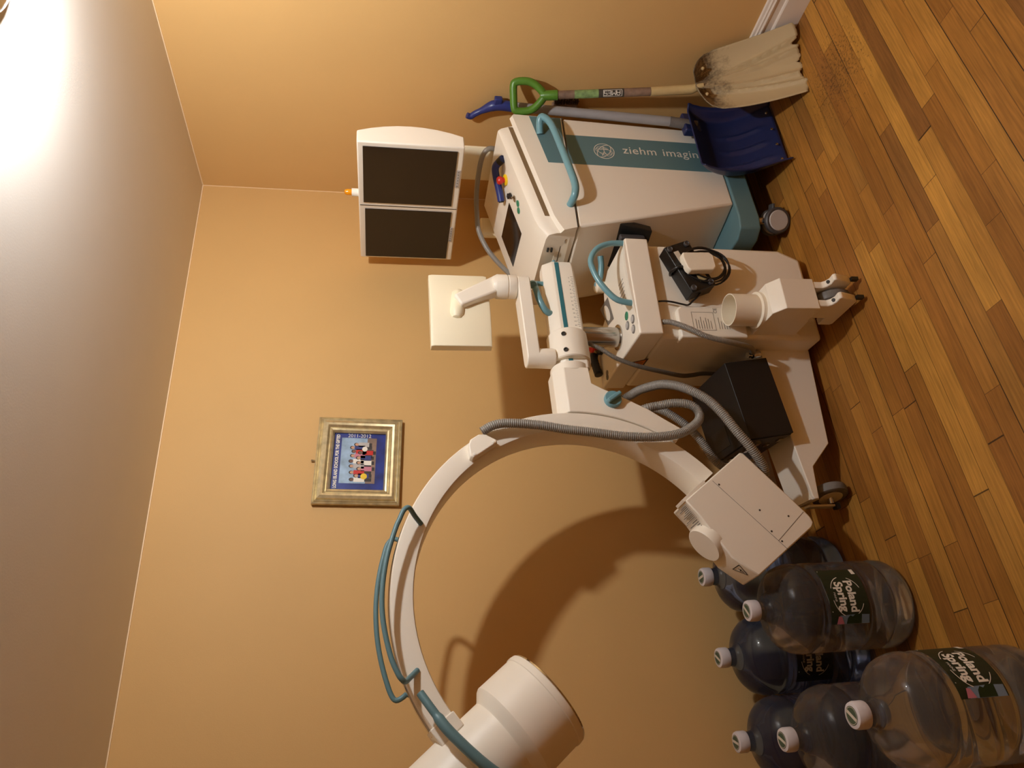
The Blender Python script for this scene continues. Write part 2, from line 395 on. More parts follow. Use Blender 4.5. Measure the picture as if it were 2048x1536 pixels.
# control head
plan = [(-.088, .155), (.295, .155), (.298, .364), (.262, .437), (.145, .462), (.10, .60), (-.088, .60)]
hd = MB().prism([CF(a, b, .636) for a, b in plan], (0, 0, .086)).build('control_head', IV, cm, bevel=.006, seg=3)
lip = [(-.05, .722), (.02, .727), (.10, .731), (.2, .731), (.288, .724)]
mb = MB(); mb.loft([[CF(a, .158, .718), CF(a, .158, z), CF(a, .172, z), CF(a, .178+.02*sc(PI*i/4), .718)] for i, (a, z) in enumerate(lip)]); mb.build('front_lip', IV, hd)
for a, b, m in [(.029, .245, 'green'), (-.012, .195, 'lgrey'), (-.006, .25, 'lgrey'), (-.046, .203, 'lgrey')]:
    bt = MB().lathe([(.0155, 0), (.0155, .002), (.012, .0035), (0, .0035)], CF(a, b, .722), seg=28).build('push_button', M['grey' if m != 'green' else 'green'], hd)
    if m != 'green': MB().lathe([(.0115, .0), (.0105, .0015), (0, .002)], CF(a, b, .7253), seg=24).build('button_cap', M['lgrey'], bt)
    else: lab(bt, 'green push button')
dp = MB(); dp.flat([CF(a, b, .7228) for a, b in [(.20, .40), (.205, .50), (.10, .44), (.09, .37)]]); lab(dp.build('display_frame', M['grey'], hd, smooth=False), 'grey printed display frame with a white oval')
dp2 = MB(); dp2.flat([CF(.148+x, .43+y, .7232) for x, y in ellipse(.045, .022, n=24, rot=.55)[:-1]]); dp2.build('display_oval', M['white'], dp and hd, smooth=False)
sc1 = MB()
for k in range(6): strip(sc1, CF(.17-.016*k, .225, .7228), E2, -E1, [(0, 0), (.05, 0)], .003)
sc1.build('printed_scale', M['grey'], hd, smooth=False)
# emergency stop and toggle row at the back of the head
es = MB().lathe([(.03, 0), (.03, .012), (.022, .02), (.0, .02)], CF(.062, .545, .722), seg=28).build('emergency_stop', M['black'], hd)
MB().lathe([(.012, .018), (.012, .03), (.021, .034), (.022, .042), (.014, .05), (0, .05)], CF(.062, .545, .722), seg=28).build('red_cap', M['red'], es)
MB().tube(smooth_path([CF(.052, .58, .742), CF(.03, .582, .747), CF(-.01, .58, .742), CF(-.035, .578, .738), CF(-.043, .577, .737)], 6), .0165, 16, rfun=lambda i: .010 if i in (0, 24) else .0165*(1-.08*(i % 2))).build('hand_switch', M['black'], hd)
for a in (-.06, -.075): MB().lathe([(.011, 0), (.011, .003), (0, .004)], CF(a, .52-.3*(a+.06), .722), seg=20).build('push_button', M['grey'], hd)
tri = MB(); Z = V((0, 0, 1))
for k, (s_, m_) in enumerate([(.048, 0), (.036, 1)]):
    tri.mat(m_); tri.flat([CF(-.0884-.0003*k, .378+x*s_, .650+y*s_) for x, y in [(-.8, -.5), (.8, -.5), (0, .9)]])
tri.mat(0)
for k in range(3): strip(tri, CF(-.0890, .378+(k-1)*.009, .650), E2, Z, [(0, -.012), (.003, .012)], .003)
lab(tri.build('warning_sticker', [M['ink'], M['orange']], hd, smooth=False), 'black and orange triangular warning sticker')
# top handle on the head
hp = [CF(a, .172, z) for a, z in [(.283, .715), (.279, .772), (.255, .822), (.21, .850), (.165, .847), (.11, .826), (.055, .785), (.040, .745), (.038, .718)]]
MB().tube(smooth_path(hp, 6), .0105, 14).build('top_handle', M['teal'], hd)
lv = MB().tube(smooth_path([CF(.262, .424, .752), CF(.285, .40, .742), CF(.325, .378, .738), CF(.358, .362, .742)], 5), .0115, 12).build('release_lever', M['teal'], hd)
MB().lathe([(.022, 0), (.024, .03), (.018, .036), (0, .036)], CF(.260, .424, .722), seg=24).build('lever_post', M['ivory2'], hd)
# tube holder on the front leg
th_ = MB(); c = CF(-.014, .115, .301)
th_.lathe([(.063, 0), (.063, .012), (.056, .016), (.055, .016)], c, seg=44).build('holder_flange', M['ivory2'], cm)
th_ = MB(); th_.lathe([(.0545, 0), (.0545, .108), (.0515, .108), (.0515, .004), (0, .004)], c, seg=44); th_.build('pipe_holder', M['ivory2'], cm)
# column
MB().lathe([(.047, 0), (.047, .004), (.0385, .006), (.0365, .006), (.0365, .15)], CF(.003, .355, .722), seg=44).build('lift_column', M['chrome'], cm)
# horizontal arm along world X
YA = 2.076
sec = [(-.046, .868), (-.046, .944), (-.022, .978), (.022, .978), (.046, .944), (.046, .868), (.03, .858), (-.03, .858)]
arm = MB().loft([[V((x, YA+y*k, .918+(z-.918)*q)) for y, z in sec] for x, k, q in [(1.25, 1, 1), (1.69, 1, 1), (1.704, .97, .97), (1.713, .93, .95)]]).build('horizontal_arm', IV, cm, bevel=.003)
st = MB(); st.hexa([V(p) for p in [(1.25, YA-.0475, .919), (1.706, YA-.0475, .919), (1.706, YA-.045, .919), (1.25, YA-.045, .919), (1.25, YA-.0475, .934), (1.706, YA-.0475, .934), (1.706, YA-.045, .934), (1.25, YA-.045, .934)]])
st.build('teal_stripe', M['teald'], arm, smooth=False)
ru = MB()
for k in range(30): strip(ru, V((1.42+.0076*k, YA-.0463, .872)), V((1, 0, 0)), Z, [(0, 0), (0, .010 if k % 2 else .007)], .0014)
for k in range(13): put_text(ru, str(26-2*k), .008, V((1.424+.0176*k, YA-.0463, .888)), V((0, 0, 1)), V((-1, 0, 0)))
lab(ru.build('ruler_scale', M['ink'], arm, smooth=False), 'printed ruler scale with small numbers')
MB().tube(smooth_path([V((1.715, YA-.035, .928)), V((1.7205, YA-.030, .932)), V((1.724, YA, .935)), V((1.7205, YA+.030, .932)), V((1.715, YA+.035, .928))], 6), .007, 10).build('end_loop', M['teal'], arm)
kb = MB().tube([V((1.632, YA-.01, .97)), V((1.632, YA-.012, 1.012)), V((1.622, YA-.02, 1.02))], .009, 12).build('locking_knob', M['teal'], arm)
MB().lathe([(.0, -.018), (.012, -.015), (.016, -.006), (.016, .006), (.012, .015), (0, .018)], V((1.612, YA-.03, 1.021)), (-.6, -.7, .1), 20).build('knob_ball', M['teal'], kb)
MB().tube(smooth_path([V((1.602, YA-.025, 1.012)), V((1.575, YA-.04, 1.014)), V((1.53, YA-.045, 1.008)), V((1.495, YA-.035, .99)), V((1.488, YA-.02, .965))], 6), .012, 12).build('release_handle', M['teal'], arm)
# clamp collar
cl = MB().lathe([(.05, -.058), (.068, -.058), (.072, -.054), (.072, .054), (.068, .058), (.05, .058)], (1.343, YA, .916), (1, 0, 0), 48).build('clamp_collar', IV, cm)
for dx in (-.035, .03): MB().lathe([(.008, 0), (.008, .004), (.005, .004), (.004, .001), (0, .001)], V((1.343+dx, YA-.066, .945)), (0, -.9, .42), 16).build('clamp_screw', M['black'], cl)
# carriage that holds the ring
RC = V((.496, 0, .967)); RO, RI = .5746, .510
arcp = [(RC.x+RO*math.cos(a), RC.z+RO*math.sin(a)) for a in [rad(-37+36.5*i/12) for i in range(13)]]
front = arcp+[(1.24, .962), (1.24, .876), (1.178, .873), (1.158, .84), (1.115, .757), (1.078, .692), (1.043, .645), (1.0, .582)]
def carr(dz, y): return [V((x, y, z+dz if i in (12, 13) else z)) for i, (x, z) in enumerate(front)]
cg = MB().loft([carr(0, 2.012), carr(.034, 2.045), carr(.034, 2.107), carr(0, 2.14)]).build('ring_carriage', IV, cm, bevel=.003)
MB().lathe([(.066, 0), (.066, .03)], (1.235, YA, .925), (1, 0, 0), 40).build('swivel_joint', IV, cm)
kn = MB().lathe([(.0, 0), (.029, 0), (.0295, .012), (.027, .017), (0, .017)], V((1.112, 2.0125, .812)), (0, -1, 0), 36).build('brake_knob', M['teal'], cg)
MB().box(V((1.112, 1.988, .812)), V((.006, 0, .004)), V((0, .009, 0)), V((-.016, 0, .024)))\
    .build('knob_ridge', M['teal'], kn, bevel=.004)
# C ring
def ring_sec(a):
    d = V((math.cos(a), 0, math.sin(a))); c = V((RC.x, 0, RC.z))
    s_ = [(RO, 2.022), (RO-.004, 2.016), (RO-.05, 2.016), (RI+.003, 2.019), (RI, 2.026), (RI, 2.126), (RI+.003, 2.133), (RO-.004, 2.136), (RO, 2.13)]
    return [c+d*r+V((0, y, 0)) for r, y in s_]
ring = MB().loft([ring_sec(rad(-52+181*i/110)) for i in range(111)]).build('c_ring', IV, cm)
# chrome rail on the outside
MB().loft([[V((RC.x, 0, RC.z))+V((math.cos(a), 0, math.sin(a)))*r+V((0, y, 0)) for r, y in [(RO, 2.06), (RO+.005, 2.06), (RO+.005, 2.092), (RO, 2.092)]] for a in [rad(60+66*i/40) for i in range(41)]]).build('guide_rail', M['steel'], ring)
def polar(a, r, y): return V((RC.x+r*math.cos(rad(a)), y, RC.z+r*math.sin(rad(a))))
hp = [V((.708, 2.016, 1.452)), V((.722, 1.99, 1.470)), V((.738, 1.962, 1.488)), V((.728, 1.955, 1.503))]+[V((x, 1.955, z)) for x, z in [(.700, 1.516), (.674, 1.527), (.592, 1.551), (.502, 1.563), (.425, 1.560), (.345, 1.543), (.300, 1.525)]]+[V((.284, 1.958, 1.514)), V((.280, 1.97, 1.505)), V((.292, 1.99, 1.492)), V((.312, 2.016, 1.472))]
lab(MB().tube(smooth_path(hp, 4), .0072, 12).build('ring_handle', M['tealm'], ring), 'teal bar handle on the front of the ring')
hp = [polar(70, .555, 2.138), polar(69, .58, 2.15), polar(69, .60, 2.152)]+[polar(71+i*4.0, .612, 2.153) for i in range(11)]+[polar(113, .605, 2.152), polar(113, .58, 2.15), polar(112, .555, 2.138)]
lab(MB().tube(smooth_path(hp, 4), .0072, 12).build('ring_handle', M['tealm'], ring), 'teal bar handle on the wall side of the ring')
# hose cap on the ring
def on_ring(da, dr, y): return polar(33.6+da, .540+dr, y)
capo = [(-5.2, -.022), (5.2, -.022), (5.6, -.012), (3.4, .020), (1.6, .032), (-1.6, .032), (-3.4, .022), (-5.6, -.012)]
cp = MB().loft([[on_ring(a, r, 2.018) for a, r in capo], [on_ring(a, r, 1.994) for a, r in capo], [on_ring(a*.93, r*.92, 1.988) for a, r in capo]]).build('hose_cap', IV, ring, bevel=.002)
for a in (-4, 4): MB().lathe([(.005, 0), (.005, .002), (0, .003)], on_ring(a, -.014, 1.9882), (0, -1, 0), 14).build('cap_screw', M['white'], cp)
# x-ray tube unit
TY, TB = 1.965, 2.15
tp = [(.738, .655), (.795, .577), (.818, .545), (.892, .428), (.915, .40)]
inner = [(.738, .655), (.694, .623), (.628, .588), (.557, .548), (.500, .478)]
outer = [(.500, .478), (.640, .262), (.655, .252), (.672, .256), (.682, .262), (.893, .424), (.895, .434)]
poly = inner+outer[1:]
def sh(p, c, k): return (c[0]+(p[0]-c[0])*k, c[1]+(p[1]-c[1])*k)
def tpo(y, shrink=0):
    r = []
    for i, (x, z) in enumerate(poly):
        if i < 5 and shrink: x, z = x+.597*shrink, z-.802*shrink
        r.append(V((x, y, z)))
    return r
tube = MB().loft([tpo(TY), tpo(TY+.105), tpo(TB, .05)]).build('tube_housing', IV, cm, bevel=.004)
ln = MB(); o_ = V((0, TY-.0006, 0)); ux, uz = V((1, 0, 0)), Z
strip(ln, o_, ux, uz, [(.800, .552), (.640, .418), (.602, .386), (.560, .352)], .0012); strip(ln, o_, ux, uz, [(.602, .386), (.690, .276)], .0012)
ln.build('panel_seam', M['ink'], tube, smooth=False)
for x, z in [(.787, .533), (.70, .42), (.632, .40), (.678, .33), (.60, .375)]: MB().lathe([(.0032, -.001), (.0032, .0006), (0, .0007)], V((x, TY, z)), (0, -1, 0), 12).build('screw', M['ink'], tube)
# flange between ring and tube
MB().box(V((.770, 1.998, .618)), V((.031, 0, -.0415)), V((0, .030, 0)), V((.004, 0, .003))).build('flange_plate', IV, tube, bevel=.001)
nI = V((-.597, 0, .802)); uI = V((-.802, 0, -.597))   # collimator side: outward and along
dc = V((.622, 2.018, .589))
ds = MB().lathe([(.057, -.014), (.057, .015), (.055, .018), (0, .018)], dc, nI, 44).build('collimator_disc', IV, tube)
lb = MB(); lo = V((.715, 2.018, .641))+nI*.0008; 
tdir = (V((.628, 0, .588))-V((.738, 0, .655))).normalized(); wdir = V((0, 1, 0)); lo = V((.714, 2.018, .6405)); nn = tdir.cross(wdir); nn = nn if nn.dot(nI) > 0 else -nn
lo = lo+nn*.0009
strip(lb, lo, tdir, wdir, [(-.02, -.042), (.03, -.042), (.03, .042), (-.02, .042), (-.02, -.042)], .0012)
for k in range(9): strip(lb, lo, wdir, tdir, [(-.036, -.016+.0052*k), (random.uniform(-.01, .03), -.016+.0052*k)], .0022)
for k in range(4): strip(lb, lo, wdir, tdir, [(-.035, .036+.007*k), (random.uniform(-.0, .035), .036+.007*k)], .003)
lab(lb.build('rating_label', M['grey'], tube, smooth=False), 'printed rating label beside the disc')
tr = MB(); td2 = (V((.500, 0, .478))-V((.557, 0, .548))).normalized(); n3 = td2.cross(wdir); n3 = n3 if n3.dot(nI) > 0 else -n3; to = V((.527, 2.0, .511))+n3*.001
strip(tr, to, wdir, td2, [(-.022, -.018), (.022, -.018), (0, .022), (-.022, -.018), (.0, -.018)], .003)
strip(tr, to, wdir, td2, [(0, -.011), (0, .01)], .003); strip(tr, to, wdir, td2, [(-.006, -.004), (.006, .0)], .003)
lab(tr.build('warning_sticker', M['ink'], tube, smooth=False), 'black outlined triangular warning sticker')
# image intensifier drum
IO = V((.23, YA, 1.123)); dI = V((-.597, 0, .802))
it = MB().lathe([(.0, .004), (.128, .004), (.134, -.002), (.139, .002), (.1405, .012), (.1405, .020), (.138, .022), (.1385, .128), (.134, .136), (.116, .152), (.113, .157), (.113, .268), (.111, .2695), (.111, .2715), (.113, .273), (.1115, .40), (.09, .42), (0, .425)], IO, dI, 72).build('image_intensifier', IV, cm, ang=25)
MB().lathe([(.132, -.006), (.136, -.004), (.1365, .006), (.13, .006)], IO, dI, 72).build('front_rim', M['steel'], it)
MB().lathe([(0, 0), (.13, 0)], IO-dI*.002, dI, 60, cap=False).build('input_window', M['rubberd'], it)
# ring end bracket around the drum neck
for s in (0,): MB().loft([[polar(a, r, y) for r, y in [(.506, 2.012), (.58, 2.012), (.58, 2.14), (.506, 2.14)]] for a in (124.5, 129.5)]).build('ring_bracket', IV, ring, bevel=.003)
ih = [V((.249, 1.955, 1.470)), V((.216, 1.945, 1.448)), V((.190, 1.94, 1.430)), V((.160, 1.932, 1.408)), V((.118, 1.928, 1.368)), V((.075, 1.932, 1.320)), V((.045, 1.95, 1.275)), V((.03, 1.98, 1.235))]
pth = smooth_path(ih, 6)
lab(MB().tube(pth, .011, 16, rfun=lambda i: .0105 if i < 12 else min(.0135, .0105+.0015*(i-11))).build('drum_handle', M['tealm'], it), 'thick teal grip across the front of the drum')
# hoses
def hose(name, pts, r, m, lbl, **k): return lab(corrugated(pts, r, **k).build(name, m, cm, ang=80), lbl)
h1 = [(.991, 1.994, 1.259), (1.008, 1.984, 1.222), (1.014, 1.982, 1.173), (1.007, 1.982, 1.082), (.991, 1.982, .993), (.978, 1.98, .902), (.964, 1.98, .81), (.96, 1.98, .716), (.966, 1.98, .643), (.983, 1.982, .591), (1.019, 1.986, .54), (1.056, 1.992, .527), (1.088, 2.0, .547), (1.101, 2.012, .596), (1.10, 2.03, .649), (1.095, 2.05, .70), (1.10, 2.17, .74)]
hose('ring_hose', h1, .0155, M['hose'], 'thick ribbed grey hose running down the ring from the cap and looping back')
h2 = [(1.20, 2.2, .75), (1.216, 2.175, .690), (1.215, 2.12, .657), (1.190, 2.04, .608), (1.146, 1.99, .557), (1.087, 1.96, .504), (1.026, 1.945, .471), (.961, 1.945, .437), (.907, 1.955, .398), (.851, 1.985, .355), (.81, 2.03, .345)]
hose('tube_hose', h2, .0165, M['hose'], 'thick ribbed grey hose arching down to the tube unit')
h2b = [(1.18, 2.19, .60), (1.149, 2.17, .556), (1.093, 2.16, .50), (1.03, 2.165, .452), (.96, 2.19, .40), (.925, 2.22, .31)]
hose('tube_hose', h2b, .0155, M['hose'], 'ribbed grey hose passing behind the black box')
h3 = [CF(a, b, z) for a, b, z in [(.0, .345, .86), (-.033, .34, .835), (-.056, .335, .799), (-.094, .33, .75), (-.122, .335, .67), (-.130, .36, .577), (-.126, .40, .486), (-.112, .425, .43), (-.098, .44, .38), (-.0965, .445, .30)]]
hose('column_hose', h3, .0085, M['hosed'], 'thin ribbed grey hose hanging from the column', pitch=.005)
h4 = [CF(a, b, z) for a, b, z in [(-.036, .172, .64), (-.042, .158, .607), (-.069, .145, .557), (-.104, .140, .495), (-.120, .150, .409), (-.118, .185, .325), (-.108, .23, .285), (-.1, .27, .262)]]
hose('cabinet_hose', h4, .0098, M['hose'], 'thin ribbed grey hose from under the control head to the leg', pitch=.005)
MB().lathe([(.014, 0), (.014, .03), (.010, .034), (.010, .05)], CF(-.098, .275, .236), (-.2, -.1, 1), 20).build('hose_connector', M['steel'], cm)
# viewing monitor on its jointed arm
ja = MB().lathe([(.034, 0), (.036, .01), (.034, .062), (.03, .066)], (1.300, YA-.02, .978), seg=36).build('monitor_arm', IV, cm)
u = V((1.585-1.300, 2.03-2.056, 0)).normalized(); pv = V((-u.y, u.x, 0))
mb = MB(); loopv = []
for zz in (1.036, 1.082):
    c0, c1 = V((1.300, YA-.02, zz)), V((1.585, 2.03, zz))
    loopv.append([c0+(-u)*.034*math.cos(a)+pv*(-.034)*math.sin(a) for a in [PI/2-PI*i/12 for i in range(13)]]+[c1+u*.040*math.cos(a)-pv*.040*math.sin(a) for a in [-PI/2+PI*i/12 for i in range(13)]])
lk = MB().loft([[p+V((0, 0, (.008 if abs(p.x-1.585) < .06 else -.004))) for p in l] for l in loopv]).build('lower_link', IV, ja, bevel=.004)
el = MB().lathe([(.041, 0), (.043, .004), (.043, .028), (.041, .030), (.041, .032), (.044, .034), (.044, .07), (.036, .085), (.0, .09)], (1.585, 2.03, 1.09), seg=40).build('elbow_joint', IV, ja)
d1 = V((1.508-1.592, 0, 1.302-1.155)).normalized(); n1 = V((d1.z, 0, -d1.x)); p0, p1 = V((1.594, 2.028, 1.145)), V((1.508, 2.026, 1.305))
MB().hexa([p0-n1*.034+V((0, -.022, 0)), p0+n1*.034+V((0, -.022, 0)), p0+n1*.034+V((0, .022, 0)), p0-n1*.034+V((0, .022, 0)),
           p1-n1*.026+V((0, -.02, 0)), p1+n1*.026+V((0, -.02, 0)), p1+n1*.026+V((0, .02, 0)), p1-n1*.026+V((0, .02, 0))]).build('upper_link', IV, ja, bevel=.008, seg=3)
MB().lathe([(.0, -.064), (.015, -.060), (.024, -.046), (.026, -.03), (.026, .03), (.024, .046), (.015, .060), (0, .064)], (1.512, 2.044, 1.302), (1, .05, -.12), 28).build('tilt_hinge', M['cream'], ja)
# panel seen from behind: bulging back
mx0, mx1, mz0, mz1, my = 1.351, 1.655, 1.188, 1.398, 2.062
nx = 12; loops = []
def pan(x, k): return my-.030*math.cos((k-.5)*PI*.98)**.7+.0
for i in range(nx+1):
    k = i/nx; x = mx0+(mx1-mx0)*k; yb = my-.002-.026*max(0, math.cos((k-.5)*PI))
    loops.append([V((x, yb+.004, mz0)), V((x, yb, mz0+.012)), V((x, yb, mz1-.012)), V((x, yb+.004, mz1)), V((x, my+.030, mz1-.0)), V((x, my+.030, mz0))])
pn = MB().loft(loops).build('viewing_monitor', M['cream'], cm, bevel=.002)
lab(pn, 'cream flat monitor turned to the wall, its back showing')
MB().box(V(((mx0+mx1)/2, my+.0315, (mz0+mz1)/2)), V((.135, 0, 0)), V((0, .0015, 0)), V((0, 0, .09))).build('screen', M['screen'], pn, smooth=False)
rl = MB(); 
for k in range(8): strip(rl, V((1.462, 2.0395, 1.246-.007*k)), V((1, 0, 0)), Z, [(0, 0), (random.uniform(.04, .085), 0)], .002)
put_text(rl, 'CE', .012, V((1.53, 2.0365, 1.262)), V((1, 0, 0)), Z)
lab(rl.build('rating_label', M['grey'], pn, smooth=False), 'small printed rating label')

# ------------------------------------------------------------------ foot pedal hung on the cabinet
fp = thing('foot_pedal', 'black double foot pedal with ivory treadle hung on the x-ray cabinet front', 'foot pedal', CF(.16, .15, .51), TH)
R1 = rad(21.4); fu = E1*math.cos(R1)+Z*sc(R1); fw = Z*math.cos(R1)-E1*sc(R1)
fc = CF(.163, .150, .513)
bs = MB().box(fc, fu*.098, E2*.028, fw*.050).build('pedal_base', M['black'], fp, bevel=.003)
for x, y in ((-.083, -.036), (.083, -.036), (-.083, .036), (.083, .036)): MB().lathe([(.0, .006), (.006, .006), (.008, .008), (.011, .006), (.011, 0)], fc+fu*x+fw*y-E2*.028, -E2, 20).build('rubber_foot', M['rubberd'], bs)
MB().box(fc+fu*.045+fw*.018-E2*.0285, fu*.024, E2*.0006, fw*.0095).build('white_sticker', M['paper'], bs)
MB().box(fc-fu*.05-fw*.018-E2*.0285, fu*.018, E2*.0006, fw*.016).build('brown_sticker', M['beige'], bs)
MB().box(fc-fu*.002+fw*.002-E2*.029, fu*.010, E2*.003, fw*.02).build('latch', M['steel'], bs)
MB().tube(smooth_path([fc+fu*.012+fw*.054+E2*.02, fc+fu*.012+fw*.062-E2*.005, fc+fu*.008+fw*.05-E2*.032, fc+fu*.002+fw*.03-E2*.034], 6), .006, 10).build('hook', M['black'], fp)
tp_ = [(.195, .548), (.200, .450), (.188, .436), (.140, .434), (.128, .446), (.123, .530), (.135, .540), (.175, .550)]
MB().prism([CF(a, .088, z) for a, z in tp_], E2*.03).build('treadle', M['ivory2'], fp, bevel=.004, seg=3)
cb = MB()
for k, (rr, dy) in enumerate([(.072, 0), (.079, .007), (.084, -.004), (.066, -.006), (.09, .003)]):
    cb.tube([CF(.168, .125+dy, .452)+(E1*math.cos(a)*rr*.85+Z*sc(a)*rr+E2*.004*sc(3*a+k)) for a in [2*PI*i/36 for i in range(36)]], .0032, 8, closed=True)
cb.build('cable_coil', M['black'], fp)
MB().tube(smooth_path([fc-fu*.07-fw*.045, CF(.062, .15, .488), CF(.045, .158, .508), CF(.030, .163, .527), CF(.032, .162, .549), CF(.040, .162, .584), CF(.046, .168, .612), CF(.046, .172, .635)], 6), .0033, 8).build('cable', M['black'], fp)

# ------------------------------------------------------------------ black equipment box on the long leg
bu = V((math.cos(rad(-7)), math.sin(rad(-7)), .14)).normalized(); bv_ = V((-math.sin(rad(-7)), math.cos(rad(-7)), 0)); bw = bu.cross(bv_)
bA = V((.979, 1.995, .203)); BL, BH, BD = .280, .163, .29
bc = bA+bu*BL/2+bv_*BD/2+bw*BH/2
bx = thing('equipment_box', 'black metal equipment box lying on the x-ray machine long leg', 'equipment box', bA+bu*BL/2+bv_*BD/2)
cs = MB().box(bc, bu*BL/2, bv_*BD/2, bw*BH/2).build('case', M['blackm'], bx, bevel=.002)
ep = MB().box(bc-bu*(BL/2+.001), bu*.0015, bv_*(BD/2-.008), bw*(BH/2-.006)).build('end_panel', M['black'], bx)
for v_, w_ in [(-.09, .03), (-.06, -.02), (-.02, .035), (.03, .04), (.07, .05), (-.1, -.05)]: MB().box(bc-bu*(BL/2+.004)+bv_*v_+bw*w_, bu*.005, bv_*.013, bw*.008).build('connector', M['steel'], ep)
MB().box(bc+bw*(BH/2+.0006)-bu*.08+bv_*.04, bu*.035, bv_*.055, bw*.0006).build('cover_sticker', M['black'], bx)

# ------------------------------------------------------------------ monitor cart
mc = thing('monitor_cart', 'ivory hospital monitor cart with teal stripe and twin dark screens', 'monitor cart', (2.14, 2.13, 0))
FY, BY = 1.91, 2.36
# base foot and casters
ft = [(1.86, FY-.008), (2.33, FY-.008), (2.35, 1.93), (2.35, 2.33), (2.33, 2.365), (1.86, 2.365), (1.79, 2.33), (1.775, 2.26), (1.83, 2.2), (1.83, 2.08), (1.79, 2.02), (1.79, 1.96), (1.815, 1.915)]
MB().loft([[V((x, y, .125)) for x, y in ft], [V((x, y, .212)) for x, y in ft]]).build('base', M['tealm'], mc, bevel=.006, seg=3)
def caster(x, y, rz, name='caster'):
    d = V((math.cos(rz), math.sin(rz), 0)); ax = V((-d.y, d.x, 0)); c = V((x, y, .052))
    mb = MB()
    for s in (-1, 1): mb.lathe([(.028, -.011), (.047, -.011), (.052, -.006), (.052, .006), (.047, .011), (.028, .011)], c+ax*.022*s, ax, 36)
    o = mb.build(name, M['rubberd'], mc)
    for s in (-1, 1): MB().lathe([(.0, 0), (.040, 0), (.0405, .010), (.037, .013), (0, .013)], c+ax*.0225*s, ax*s, 32).build('wheel_cap', M['lgrey'], o)
    MB().lathe([(.047, -.011), (.047, .011)], c, ax, 30).build('fork', M['lgrey'], o)
    MB().tube([c+V((0, 0, .03)), c+V((0, 0, .075))], .014, 14).build('stem', M['steel'], o)
    MB().box(c+d*.056+V((0, 0, .012)), d*.012, ax*.016, V((0, 0, .006))).build('brake_pedal', M['rubberd'], o, bevel=.003)
    return o
caster(1.862, 1.925, rad(-33)); caster(1.865, 2.30, rad(40)); caster(2.27, 1.97, rad(15)); caster(2.27, 2.30, rad(15))
# lower body: side profile lofted from near side to far side
def body(y, dx0, dx1): return [V((1.926+dx0, y, .212)), V((2.335, y, .212)), V((2.352, y, .845)), V((1.774+dx1, y, .858))]
bd = MB().loft([body(FY, .004, .004), body(2.0, -.014, -.014), body(2.13, -.036, -.036), body(2.27, -.05, -.05), body(BY-.02, -.02, -.02), body(BY, .03, .03)]).build('lower_body', IV, mc, bevel=.008, seg=3)
# top housing
def conz(x): return 1.048+.215*(x-2.0)
def lipz(x): return .944+.208*(x-1.823)
def prof_(y, dx, fn, x1, zf, xr=2.302): return [V((1.774+dx, y, .864)), V((min(2.352, xr+.008), y, .851)), V((xr, y, fn(xr-.012)-.006)), V((xr-.008, y, fn(xr-.008))), V((xr-.04, y, fn(xr-.04))), V((x1+dx*.6, y, fn(x1+dx*.6))), V((x1-.035+dx*.8, y, fn(x1-.035)-.006)), V((1.758+dx, y, zf))]
hs = MB().loft([prof_(FY, 0, lipz, 1.830, .915, 2.357), prof_(FY+.004, -.001, lambda x: lipz(x)+.001, 1.830, .918, 2.357), prof_(FY+.017, -.001, lambda x: lipz(x)+.008, 1.830, .925, 2.357), prof_(FY+.0175, -.001, lambda x: lipz(x)+.009, 1.830, .926, 2.31), prof_(FY+.018, -.001, lambda x: lipz(x)+.036, 1.832, .94), prof_(1.938, -.002, lambda x: conz(x)-.008, 1.836, .965), prof_(1.944, -.004, lambda x: conz(x)-.001, 1.836, .97), prof_(1.956, -.007, conz, 1.838, .975), prof_(2.03, -.014, conz, 1.838, .978), prof_(2.13, -.020, conz, 1.838, .978), prof_(2.27, -.028, conz, 1.838, .978), prof_(BY, -.01, conz, 1.838, .975), prof_(2.385, .05, lambda x: conz(x)-.012, 1.838, .96)]).build('console_housing', IV, mc, bevel=.004, seg=3)
# slot in the sloping near edge: a strip coloured as the shade inside
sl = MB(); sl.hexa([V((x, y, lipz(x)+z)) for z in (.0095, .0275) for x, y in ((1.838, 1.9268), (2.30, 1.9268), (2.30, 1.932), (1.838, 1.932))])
sl.build('slot', M['slotshade'], hs, smooth=False)
# seam
MB().box(V((2.065, FY-.0004, .8555)), V((.29, 0, -.0058)), V((0, .001, 0)), V((0, 0, .0022))).build('seam', M['ink'], hs, smooth=False)
# teal stripe and lettering on the near side
sp = MB(); ys = FY-.0008
sp.hexa([V(p) for p in [(2.098, ys, .215), (2.258, ys, .215), (2.258, FY, .215), (2.098, FY, .215), (2.098, ys, .851), (2.258, ys, .847), (2.258, FY, .847), (2.098, FY, .851)]])
sp.hexa([V(p) for p in [(2.098, ys, .862), (2.352, ys, .857), (2.352, FY, .857), (2.098, FY, .862), (2.098, ys, .935), (2.352, ys, .985), (2.352, FY, .985), (2.098, FY, .935)]])
sp.build('teal_stripe', M['tealm'], bd, smooth=False)
lt = MB(); yl = FY-.0014
for wd_, z_ in (('ziehm', .622), ('imaging', .455)):
    lt = MB(); put_text(lt, wd_, .058, V((2.190, yl, z_)), V((0, 0, -1)), V((1, 0, 0)), align='LEFT', xs=1.0, space=1.05); lab(lt.build('lettering', M['white'], bd, smooth=False), 'white lettering of the word '+wd_)
lt = MB()
lo_ = V((2.178, yl, .700)); U_, W_ = V((0, 0, -1)), V((1, 0, 0))
for rx, ry, rt, wd in [(.041, .041, 0, .003), (.040, .022, .9, .003), (.033, .020, -.7, .002), (.036, .014, -.25, .002)]: strip(lt, lo_, U_, W_, ellipse(rx, ry, rot=rt), wd)
